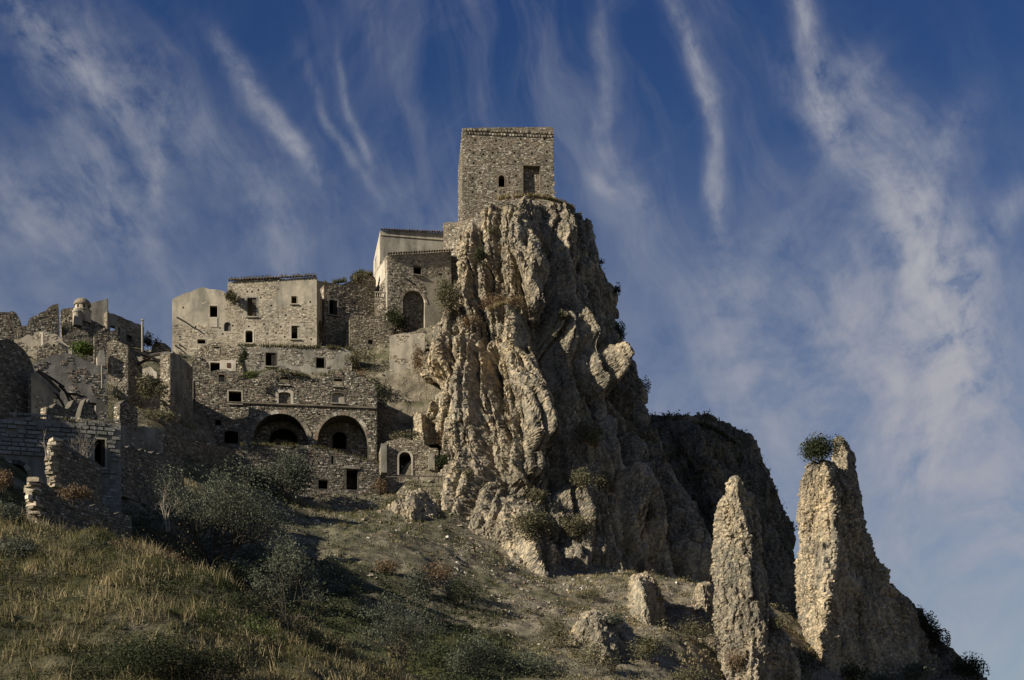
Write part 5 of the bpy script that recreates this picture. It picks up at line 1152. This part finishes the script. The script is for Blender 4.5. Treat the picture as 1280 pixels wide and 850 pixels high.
# taller flowering stalks
x2, y2, z2, *_ = scatter(5200, -32, 8, 46, 78, r, lambda x, y, z, px, py: (fbm(x/2.6, y/2.6, 19., 2) > .12)*(px < 460))
k = 5; X = np.repeat(x2, k)+r.normal(0, .10, len(x2)*k); Yy = np.repeat(y2, k)+r.normal(0, .10, len(x2)*k); Z = np.repeat(z2, k)
grass('tall_grass', 'taller bleached seed stalks standing out of the near grass', np.stack([X, Yy, Z], -1), r.uniform(.4, 1.1, len(X)), np.full(len(X), .024), np.clip(r.normal(.86, .12, len(X)), 0, 1), seed=5, lean=.5)
# farther slopes
def slope_d(x, y, z, px, py):
    d = .30+.9*fbm(x/4, y/4, 5., 3)
    d = np.where((px > 330) & (px < 720) & (y > 116), d*.5, d); d = np.where(px > 640, d*.6, d)
    return np.clip(d, .02, 1)
x, y, z, px, py = scatter(60000, -45, 52, 79, 165, r, slope_d)
k = 6; X = np.repeat(x, k)+r.normal(0, .22, len(x)*k); Yy = np.repeat(y, k)+r.normal(0, .22, len(x)*k); Z = np.repeat(z, k)-.05
patch = np.clip(.50+.5*fbm(x/5, y/5, 29., 3)+.25*sst(600, 720, px)-.18*((px > 340) & (px < 620) & (y > 116))-.22*(y < 118)*(px < 640), .03, .95)
grass('grass', 'rough scrubby grass and herbs over the slopes and meadow below the crag', np.stack([X, Yy, Z], -1), np.repeat(r.uniform(.14, .42, len(x)), k)*r.uniform(.6, 1.1, len(X)), np.full(len(X), .06)*r.uniform(.7, 1.5, len(X)), np.clip(np.repeat(patch, k)+r.normal(0, .13, len(X)), 0, 1), seed=6)
x, y, z, px, py = scatter(9000, -75, -5, 140, 182, r, lambda x, y, z, px, py: np.clip(.3+.9*fbm(x/3, y/3, 15., 3), 0, 1))
k = 6; X = np.repeat(x, k)+r.normal(0, .25, len(x)*k); Yy = np.repeat(y, k)+r.normal(0, .25, len(x)*k); Z = np.repeat(z, k)
grass('grass', 'weeds and dry grass on the terraces among the ruins', np.stack([X, Yy, Z], -1), r.uniform(.15, .5, len(X)), np.full(len(X), .07), np.clip(np.repeat(.4+.3*fbm(x/3, y/3, 2., 2), k)+r.normal(0, .15, len(X)), 0, 1), seed=7)

# loose stones
def stones_on(n, x0, x1, y0, y1, smin, smax, dens, label, seed, mat='st_warm'):
    r = np.random.default_rng(seed); x, y, z, px, py = scatter(n, x0, x1, y0, y1, r, dens); n = len(x)
    s = smin+(smax-smin)*r.random(n)**5; k = np.array([(-1, -1, -1), (1, -1, -1), (1, 1, -1), (-1, 1, -1), (-.6, -.6, 1), (.7, -.5, .8), (.5, .6, 1), (-.7, .5, .7)])
    V = k[None]*(s[:, None, None]*r.uniform(.6, 1.2, (n, 1, 3)))*np.array([1, 1, .6])+r.normal(0, .18, (n, 8, 3))*s[:, None, None]
    a = r.uniform(0, 6.28, n); c_, s_ = np.cos(a)[:, None], np.sin(a)[:, None]; V = np.stack([V[..., 0]*c_-V[..., 1]*s_, V[..., 0]*s_+V[..., 1]*c_, V[..., 2]], -1)+np.stack([x, y, z-s*.05], -1)[:, None]
    Q = np.concatenate([(np.arange(n)*8)[:, None]+np.array(q) for q in MB.BQ]); o = mesh_np('loose_stones', V.reshape(-1, 3), Q, M[mat], rnd=np.repeat(r.random(n), 8)); center_origin(o); put_props(o, label, 'stones', None, 'stuff')
stones_on(22000, -28, 22, 117, 158, .03, .19, lambda x, y, z, px, py: np.clip(-.05+1.3*fbm(x/3, y/6, 55., 3)+.35*sst(520, 660, px), .01, 1), 'scree of small pale stones strewn over the meadow', 1, 'st_grey')
stones_on(3500, -75, 0, 138, 180, .06, .3, None, 'rubble lying on the terraces between the ruins', 2, 'st_grey')
stones_on(1800, 2, 55, 85, 142, .05, .35, lambda x, y, z, px, py: np.clip(.2+.8*fbm(x/5, y/5, 65., 2), 0, 1), 'scattered stones on the scrubby lower slope', 3, 'st_grey')

# brambles and low dark scrub, added to darken the shaded gully: nobody could count them
def bramble(label, n, dens, seed, mat='leaf_dark', size=.09, hh=.5, area=(-45, 30, 78, 142)):
    r = np.random.default_rng(seed); x, y, z, px, py = scatter(n, *area, r, dens); k = 26; n = len(x); h = r.uniform(.4, 1.5, n)*hh
    P = np.repeat(np.stack([x, y, z], -1), k, 0)+r.normal(0, 1, (n*k, 3))*np.repeat(np.stack([h*.8, h*.8, h*.35], -1), k, 0)+np.array([0, 0, 1])*np.repeat(h*.5, k)[:, None]
    a = r.normal(size=P.shape); a /= np.linalg.norm(a, axis=1)[:, None]; b = np.cross(a, r.normal(size=P.shape)); b /= np.linalg.norm(b, axis=1)[:, None]; s = size*r.uniform(.6, 1.4, (len(P), 1))
    V = np.stack([P-a*s, P+b*s*.5, P+a*s, P-b*s*.5], 1).reshape(-1, 3); Q = (np.arange(len(P))*4)[:, None]+np.arange(4); t = np.clip(np.repeat(r.normal(.5, .2, n), k)+r.normal(0, .15, len(P)), 0, 1)
    o = mesh_np('undergrowth', V, Q, M[mat], rnd=np.repeat(t, 4)); center_origin(o); put_props(o, label, 'undergrowth', None, 'stuff')
bramble('dark tangled brambles added to darken the shaded gully below the meadow', 9000, lambda x, y, z, px, py: (y < 118)*(px < 640)*(px > 140)*np.clip(.5+1.2*fbm(x/3, y/3, 71., 3), 0, 1), 11)
bramble_near = True
bramble('olive scrub dotted over the slope below the knoll', 7000, lambda x, y, z, px, py: (px > 600)*np.clip(.1+1.3*fbm(x/3, y/3, 81., 3), 0, 1), 12, 'leaf_scrub', .09, .4)
bramble('grey-green weeds patched over the bank left of the meadow', 5000, lambda x, y, z, px, py: (px < 420)*(y > 100)*np.clip(.2+1.3*fbm(x/3, y/3, 91., 3), 0, 1), 13, 'leaf_grey', .1, .4)

bramble('low olive herbs growing through the straw grass of the near hill', 5200, lambda x, y, z, px, py: (px < 470)*(fbm(x/2.4, y/2.4, 111., 3) > .05), 14, 'leaf_scrub', .045, .38, (-32, 8, 45, 79))
bramble('dark low weeds growing through the straw grass of the near hill', 3200, lambda x, y, z, px, py: (px < 470)*(fbm(x/2.8, y/2.8, 131., 3) > .12), 15, 'leaf_dark', .045, .42, (-32, 8, 45, 79))
def rockweeds(label, Vs, n, seed, mat, size, zmin=-9):
    r = np.random.default_rng(seed); P = Vs[r.integers(0, len(Vs), n)]; P = P[fbm(P[:, 0]/3, P[:, 1]/3, P[:, 2]/3+seed, 3) > .12]; k = 16; h = r.uniform(.2, .6, len(P))
    Q_ = np.repeat(P, k, 0)+r.normal(0, 1, (len(P)*k, 3))*np.repeat(h, k)[:, None]*.6; a = r.normal(size=Q_.shape); a /= np.linalg.norm(a, axis=1)[:, None]; b = np.cross(a, r.normal(size=Q_.shape)); b /= np.linalg.norm(b, axis=1)[:, None]; s = size*r.uniform(.6, 1.4, (len(Q_), 1))
    V = np.stack([Q_-a*s, Q_+b*s*.5, Q_+a*s, Q_-b*s*.5], 1).reshape(-1, 3); F = (np.arange(len(Q_))*4)[:, None]+np.arange(4)
    o = mesh_np('weeds', V, F, M[mat], rnd=np.repeat(np.clip(r.normal(.5, .25, len(Q_)), 0, 1), 4)); center_origin(o); put_props(o, label, 'weeds', None, 'stuff')
rockweeds('low weeds and scrub clinging to the dark bluff', SURF[1], 2600, 3, 'leaf_scrub', .16)
_cv = SURF[0]; _m = (fbm(_cv[:, 0]/4, _cv[:, 1]/4, _cv[:, 2]/5, 2) > .25) & (_cv[:, 2] > 25)
rockweeds('small weeds rooted in the cracks of the crag', _cv[_m], 900, 5, 'leaf_scrub', .11)

# --- trees and shrubs one by one
tree('wide grey-green open tree with many bare stems, below the retaining wall', 268, 716, 196, 140, 'leaf_olive', 12500, .085, stems=9, seed=11, thick=.15, levels=4, leafr=.75)
tree('sparse small tree with thin stems on the rim of the near hill', 357, 786, 110, 118, 'leaf_olive', 3300, .06, stems=5, seed=12, thick=.05, levels=4, leafr=.25)
tree('twiggy grey tree with hooked bare branches in the dark gully', 497, 846, 110, 104, 'leaf_grey', 5500, .07, Y=80, stems=5, seed=13, thick=.06, levels=4, leafr=.3)
tree('pale bleached dead snag beside the wide grey-green tree', 210, 660, 44, 62, 'leaf_grey', 0, .07, Y=96, stems=3, seed=14, bark='bark_pale', thick=.07, levels=3, name='dead_tree', cat='dead tree')
tree('bare silvery thicket in front of the tall window of the squared-block house', 104, 584, 46, 52, 'leaf_grey', 0, .07, Y=90, stems=7, seed=15, bark='bark_pale', thick=.035, levels=3, name='bare_shrub', cat='shrub')
tree('small forked bare branch against the squared pale blocks', 60, 566, 30, 26, 'leaf_grey', 0, .07, Y=85, stems=2, seed=16, bark='bark_pale', thick=.035, levels=2, name='bare_shrub', cat='shrub')
tree('leggy dead bush with tangled twigs at the foot of the wide tree', 218, 700, 70, 50, 'leaf_dry', 500, .06, Y=92, stems=6, seed=17, thick=.04, levels=3, name='bare_shrub', cat='shrub')
S = shrub
S('dense dark rounded bush growing against the retaining wall', 362, 628, 74, 66, 'leaf_grey', 5200, .13, Y=147.5, seed=21, clumps=24)
S('smaller grey-green bush leaning on the stepped retaining wall', 318, 622, 60, 44, 'leaf_olive', 2600, .12, Y=146, seed=22, clumps=16)
S('thick dark bush crowning the tip of the dark-sided spire', 1027, 585, 56, 42, 'leaf_dark', 4200, .11, Y=136, seed=23, clumps=16, depth=1.7)
S('leafy dark green bush at the foot of the blocked archway', 495, 418, 38, 36, 'leaf_dark', 2200, .13, Y=178.2, seed=24, clumps=14)
S('bright green fig bush behind the grey gable', 104, 447, 34, 22, 'leaf_green', 1300, .14, Y=150, seed=25)
S('dark bush inside the broken arch ruin', 190, 502, 46, 34, 'leaf_scrub', 1600, .13, Y=148, seed=26)
for a in [('low russet dry shrub on the broken cross wall', 92, 630, 40, 26, 'leaf_dry', 1300, .06, 78.8), ('russet shrub at the extreme edge above the near hill', 4, 615, 34, 32, 'leaf_dry', 1100, .06, 76),
    ('grey leafy bush below the russet shrub at the picture edge', 12, 668, 60, 44, 'leaf_grey', 2000, .06, 73), ('straggly bush beside the bright slanting wall end', 66, 700, 46, 40, 'leaf_scrub', 1300, .06, 70),
    ('dark weedy clump standing in for the shaded hollow below the squared-block house corner', 116, 712, 90, 36, 'leaf_dark', 3000, .06, 68), ('grey scrub at the left edge of the near hill, under the russet shrub', 22, 712, 70, 46, 'leaf_grey', 2600, .06, 66), ('bleached dry bush on the rim below the broken walls', 152, 708, 60, 34, 'leaf_dry', 1700, .05, 69), ('long low dark bush across the middle of the near hill', 190, 756, 100, 30, 'leaf_scrub', 3000, .05, 63), ('low dark bush on the shoulder beside the sparse small tree', 290, 772, 70, 34, 'leaf_dark', 2200, .05, 63), ('tawny grass-like shrub on the hill rim below the wide tree', 205, 716, 60, 30, 'leaf_dry', 1200, .06, 70.5),  # the dark weedy clump is added for the darkness of a hollow
    ('big dark leafy bush at the bottom of the near hill', 196, 866, 150, 88, 'leaf_dark', 9000, .045, 50.5), ('second dark leafy bush spreading right of the biggest near bush', 270, 858, 80, 60, 'leaf_dark', 2800, .045, 51.5),
    ('small glossy green bush on the right shoulder of the near hill', 322, 820, 62, 50, 'leaf_green', 2200, .045, 59), ('low dark bush at the lower edge beside the straw grass', 95, 862, 90, 36, 'leaf_dark', 2200, .045, 50),
    ('dark clump of brambles trailing off the near hill crest', 395, 850, 70, 40, 'leaf_scrub', 1600, .05, 62)]:
    S(a[0], a[1], a[2], a[3], a[4], a[5], a[6], a[7], Y=a[8], clumps=18, seed=30+a[1])
for a in [('broad silvery bush in the bottom middle, leftmost of its row', 600, 858, 100, 66, 'leaf_olive', 5500, .07, 84), ('dense silvery bush right of the broad one', 670, 862, 92, 50, 'leaf_olive', 3600, .07, 85), ('small dark bush under the bank beside the silvery bushes', 560, 842, 60, 40, 'leaf_dark', 1600, .07, 88),
    ('dark shrub hanging over the shadowed earth bank', 524, 762, 48, 56, 'leaf_grey', 1900, .09, 117), ('dry brown shrub on the lip of the shadowed bank', 484, 722, 34, 26, 'leaf_dry', 900, .09, 119), ('dark shrub at the right end of the shadowed bank', 578, 764, 70, 44, 'leaf_dark', 2200, .09, 118), ('brown thorny shrub on the meadow lip', 548, 732, 52, 30, 'leaf_dry', 1200, .09, 120),
    ('low scrub in the dark hollow under the bank', 470, 792, 80, 36, 'leaf_dark', 1700, .09, 99), ('scraggly bush on the far side of the gully', 420, 740, 60, 40, 'leaf_grey', 1300, .09, 106),('dark bramble patch beneath the wide tree', 300, 742, 110, 44, 'leaf_dark', 3000, .08, 96),('brushwood heap left of the wide tree roots', 222, 716, 60, 36, 'leaf_dark', 1500, .08, 94)]:
    S(a[0], a[1], a[2], a[3], a[4], a[5], a[6], a[7], Y=a[8], clumps=18, seed=330+a[1])
for a in [('round green shrub on the scrubby slope under the knoll', 688, 812, 54, 44, 'leaf_scrub', 1800, .08), ('olive shrub below the crumbling outcrop', 745, 846, 60, 46, 'leaf_scrub', 1700, .08), ('yellowish shrub on the slope between outcrop and needle', 812, 836, 64, 44, 'leaf_scrub', 1700, .08),
    ('grassy green cushion left of the slender needle', 868, 806, 54, 36, 'leaf_scrub', 1400, .08), ('dry cushion shrub on top of the knoll', 735, 752, 50, 18, 'leaf_scrub', 700, .08), ('small grey shrub beside the wedge-shaped rock', 770, 782, 40, 22, 'leaf_grey', 700, .08), ('tawny tuft at the base of the slender needle', 912, 842, 40, 34, 'leaf_dry', 900, .08),
    ('straw-coloured bush between needle and spire', 978, 790, 30, 26, 'leaf_scrub', 700, .08),('dark bush between needle and spire', 1010, 850, 60, 40, 'leaf_dark', 1500, .08),('thorny dark bush at the bottom edge under the needle', 860, 858, 60, 26, 'leaf_scrub', 1200, .08)]:
    S(*a, clumps=14, seed=500+a[1])
for a in [('dark leafy tree on the falling edge of the rock spur', 1152, 800, 40, 46, 'leaf_dark', 1500, .14, 147), ('slim dark tree lower down the rock spur', 1172, 826, 32, 56, 'leaf_dark', 1400, .14, 147), ('broad dark bush where the spur meets the frame corner', 1208, 856, 58, 40, 'leaf_dark', 2200, .13, 146),
    ('pale silvery bush at the foot of the rock spur', 1146, 860, 46, 36, 'leaf_olive', 1500, .12, 138), ('low silvery bush at the foot of the dark-sided spire', 1104, 862, 44, 26, 'leaf_olive', 1000, .12, 136), ('dark bush at the base of the dark-sided spire', 1058, 862, 60, 36, 'leaf_dark', 1400, .12, 131)]:
    S(a[0], a[1], a[2], a[3], a[4], a[5], a[6], a[7], Y=a[8], clumps=12, seed=600+a[1], flat=.8)
for a in [('big grey-green shrub clinging to the crag beside the front house', 563, 398, 40, 56, 'leaf_scrub', 2400, .13), ('dark shrub in a hollow high on the sunlit crag face', 601, 330, 22, 26, 'leaf_dark', 700, .12), ('small dark tuft high up beneath the tower', 617, 292, 16, 14, 'leaf_scrub', 300, .12),
    ('dry brown shrub on the ledge halfway up the crag', 618, 388, 44, 20, 'leaf_dry', 900, .12), ('tawny shrub on the right part of the halfway ledge', 650, 384, 34, 16, 'leaf_dry', 600, .12), ('brown tuft below the halfway ledge', 590, 410, 34, 22, 'leaf_dry', 700, .12),
    ('large green shrub on the foot of the crag above the scree', 668, 680, 66, 50, 'leaf_scrub', 3400, .11), ('yellow-green shrub beside the large green one', 722, 674, 44, 38, 'leaf_scrub', 1700, .11), ('small round shrub on the pale lower buttress', 588, 597, 16, 16, 'leaf_scrub', 300, .10),
    ('green shrub in the shaded middle of the crag', 735, 560, 48, 42, 'leaf_scrub', 2000, .11), ('lower shrub in the shaded middle of the crag', 730, 612, 44, 30, 'leaf_scrub', 1400, .11), ('olive tuft near the crag foot above the knoll', 758, 612, 34, 28, 'leaf_scrub', 900, .11), ('grassy tuft in the groove of the crag', 672, 628, 40, 24, 'leaf_scrub', 900, .11),
    ('dark tuft in the shaded right flank of the crag', 708, 398, 20, 14, 'leaf_scrub', 400, .12)]:
    S(*a, clumps=12, seed=700+a[1], stems=2)
for a in [('dark bush on the outer edge of the crag, highest of four', 757, 336, 10, 16, 250), ('dark bush on the outer edge of the crag, second from top', 765, 372, 9, 18, 250), ('largest dark bush on the outer edge of the crag', 777, 432, 20, 34, 800), ('dark bush on the outer edge of the crag, lowest of four', 801, 500, 14, 30, 500)]:
    _m = (np.abs(_spy-a[2]+a[4]*.4) < 4); _j = np.flatnonzero(_m)[_spx[_m & (_spx < 860)].argmax()] if False else np.flatnonzero(_m & (_spx < 840))[_spx[_m & (_spx < 840)].argmax()]
    S(a[0], _spx[_j]-1, a[2], a[3]+4, a[4], 'leaf_dark', a[5], .12, Y=float(SURF_ALL[_j, 1])-.3, seed=800+a[1], clumps=8, stems=2)
for a in [('dark ivy-like shrub on the rubble beside the buff plastered wall', 466, 508, 46, 44, 'leaf_dark', 1900, 168.4), ('weedy shrub above the ivy at the terrace edge', 452, 460, 44, 26, 'leaf_scrub', 1200, 171), ('dry shrub over the dark terrace wall', 446, 486, 30, 26, 'leaf_dry', 700, 168.6), ('reddish climber at the ragged edge of the buff plastered wall', 524, 478, 20, 50, 'leaf_dry', 1000, 168.6),
    ('green scrub on the slope under the cave dwelling', 562, 536, 50, 34, 'leaf_scrub', 1700, 163.5), ('brown scrub beside the pale lower buttress', 566, 562, 34, 36, 'leaf_dry', 1200, 161.6), ('dark scrub beside the doorway ruin', 558, 590, 36, 24, 'leaf_dark', 900, 160.6), ('grassy shrub overhanging the doorway ruin', 512, 552, 50, 12, 'leaf_scrub', 700, 161.2),
    ('dry tuft at the corner of the retaining wall', 474, 620, 24, 22, 'leaf_dry', 500, 156), ('dry grassy shrub behind the great boulder', 500, 636, 44, 20, 'leaf_scrub', 700, 149), ('tawny shrub inside the first great arch', 352, 560, 34, 10, 'leaf_dry', 500, 157.4), ('green shrub seen through the second arch opening', 426, 562, 20, 18, 'leaf_green', 500, 166.8),
    ('dark weed clump rooted in the broken palace gable', 288, 382, 20, 20, 'leaf_scrub', 800, 173.9), ('weed bush on the wall stub by the tall narrow house', 452, 352, 24, 12, 'leaf_scrub', 500, 181), ('dark scrub at the corner of the gabled ruin', 304, 462, 16, 30, 'leaf_dark', 600, 165), ('olive scrub on the terrace beside the gabled ruin', 320, 475, 34, 12, 'leaf_green', 500, 163),
    ('weeds on the slope by the tall stained ruin side', 200, 530, 60, 18, 'leaf_scrub', 900, 146),('dark ivy on the skyline slope beside the long dark house', 190, 438, 24, 24, 'leaf_dark', 700, 172)]:
    S(a[0], a[1], a[2], a[3], a[4], a[5], a[6], .12, Y=a[7], clumps=12, seed=900+a[1], stems=2)
S('little bush hanging off the side of the dark-sided spire tip', 1066, 586, 10, 10, 'leaf_dark', 160, .10, Y=141, stems=1, clumps=4)
# weeds along wall tops and crests
def weeds(label, pts, n, h, tone, seed=1, w=.06, mat='straw'):
    r = np.random.default_rng(seed); q = np.array([P3(*p) for p in pts]); L = np.r_[0, np.cumsum(np.linalg.norm(np.diff(q, axis=0), axis=1))]; s = r.uniform(0, L[-1], n)
    s = s[fbm(s/1.3, 0*s, seed, 2) > -.25]; P = np.stack([np.interp(s, L, q[:, k]) for k in range(3)], -1)+r.normal(0, .08, (len(s), 3))*np.array([1, 2, .4]); n = len(P)
    grass('weeds', label, P, r.uniform(.3, 1, n)*h, np.full(n, w), np.clip(r.normal(tone, .15, n), 0, 1), mat, seed)
weeds('dry weeds along the flat palace roof', [(286,350.5,174.6),(320,348,174.9),(395,345,176)], 500, .5, .3, 2)
weeds('weeds fringing the wall top behind the palace', [(405,356,180.4),(436,352,181.5),(449,342,182.2),(466,344,182.6)], 900, .8, .35, 3)
weeds('weeds on the long terrace wall below the palace', [(298,433.5,170.3),(370,434.5,170.8),(440,437,171.5)], 1400, .6, .4, 4)
weeds('grass fringe on the arcaded building top', [(300,472,158.9),(340,462,160),(392,473,161.2),(430,463,162),(470,482,163.3)], 900, .5, .35, 5)
weeds('grass strip on the retaining wall top', [(300,556,151.6),(385,557.5,154.8),(430,568,156.4),(474,581,158)], 900, .5, .45, 6)
weeds('dry grass at the tower foot', [(622,250,181),(640,247,180),(660,246,180),(684,249,181),(700,254,183),(718,263,184)], 1600, .7, .7, 7)
weeds('tall weeds on the crest of the dark bluff', [(822,524,203),(845,528,202.5),(870,532,202),(892,538,202),(915,552,203),(940,575,203),(960,600,202)], 1500, 1.0, .12, 8, .07)
weeds('dry grass crest of the slender needle', [(912,610,127.6),(919,606,127.4),(925,610,127.6)], 120, .8, .75, 9, .04)
weeds('grass along the halfway ledge of the crag', [(600,392,165.5),(620,384,165.2),(645,376,165.2),(664,374,165.5)], 900, .7, .75, 10)
weeds('weeds topping the ashlar house', [(0,526,99.8),(60,524,100.2),(150,530,101.4)], 300, .35, .5, 11, .03)
for (px_, py_, h_) in ((876,531,9),(884,530,13),(888,530,12),(897,534,11)): 
    b = np.array(P3(px_, py_+2, 202)); mb = MB(); mb.tube([b, b+(0.1, 0, h_*.056), b+(.25*(px_ > 890), 0, h_*.112)], [.05, .04, .06], 4); mb.box(b+(.25*(px_ > 890), 0, h_*.115), (.09, .09, .09)); o = mb.build('thistle_stalk', M['bark']); center_origin(o); put_props(o, {876: 'leaning dark thistle stalk, first of four on the bluff crest', 884: 'tallest dark thistle stalk on the bluff crest', 888: 'dark thistle stalk just right of the tallest one', 897: 'dark thistle stalk bending outwards, last of four on the bluff crest'}[px_], 'thistle', 'thistle stalks on the bluff crest')
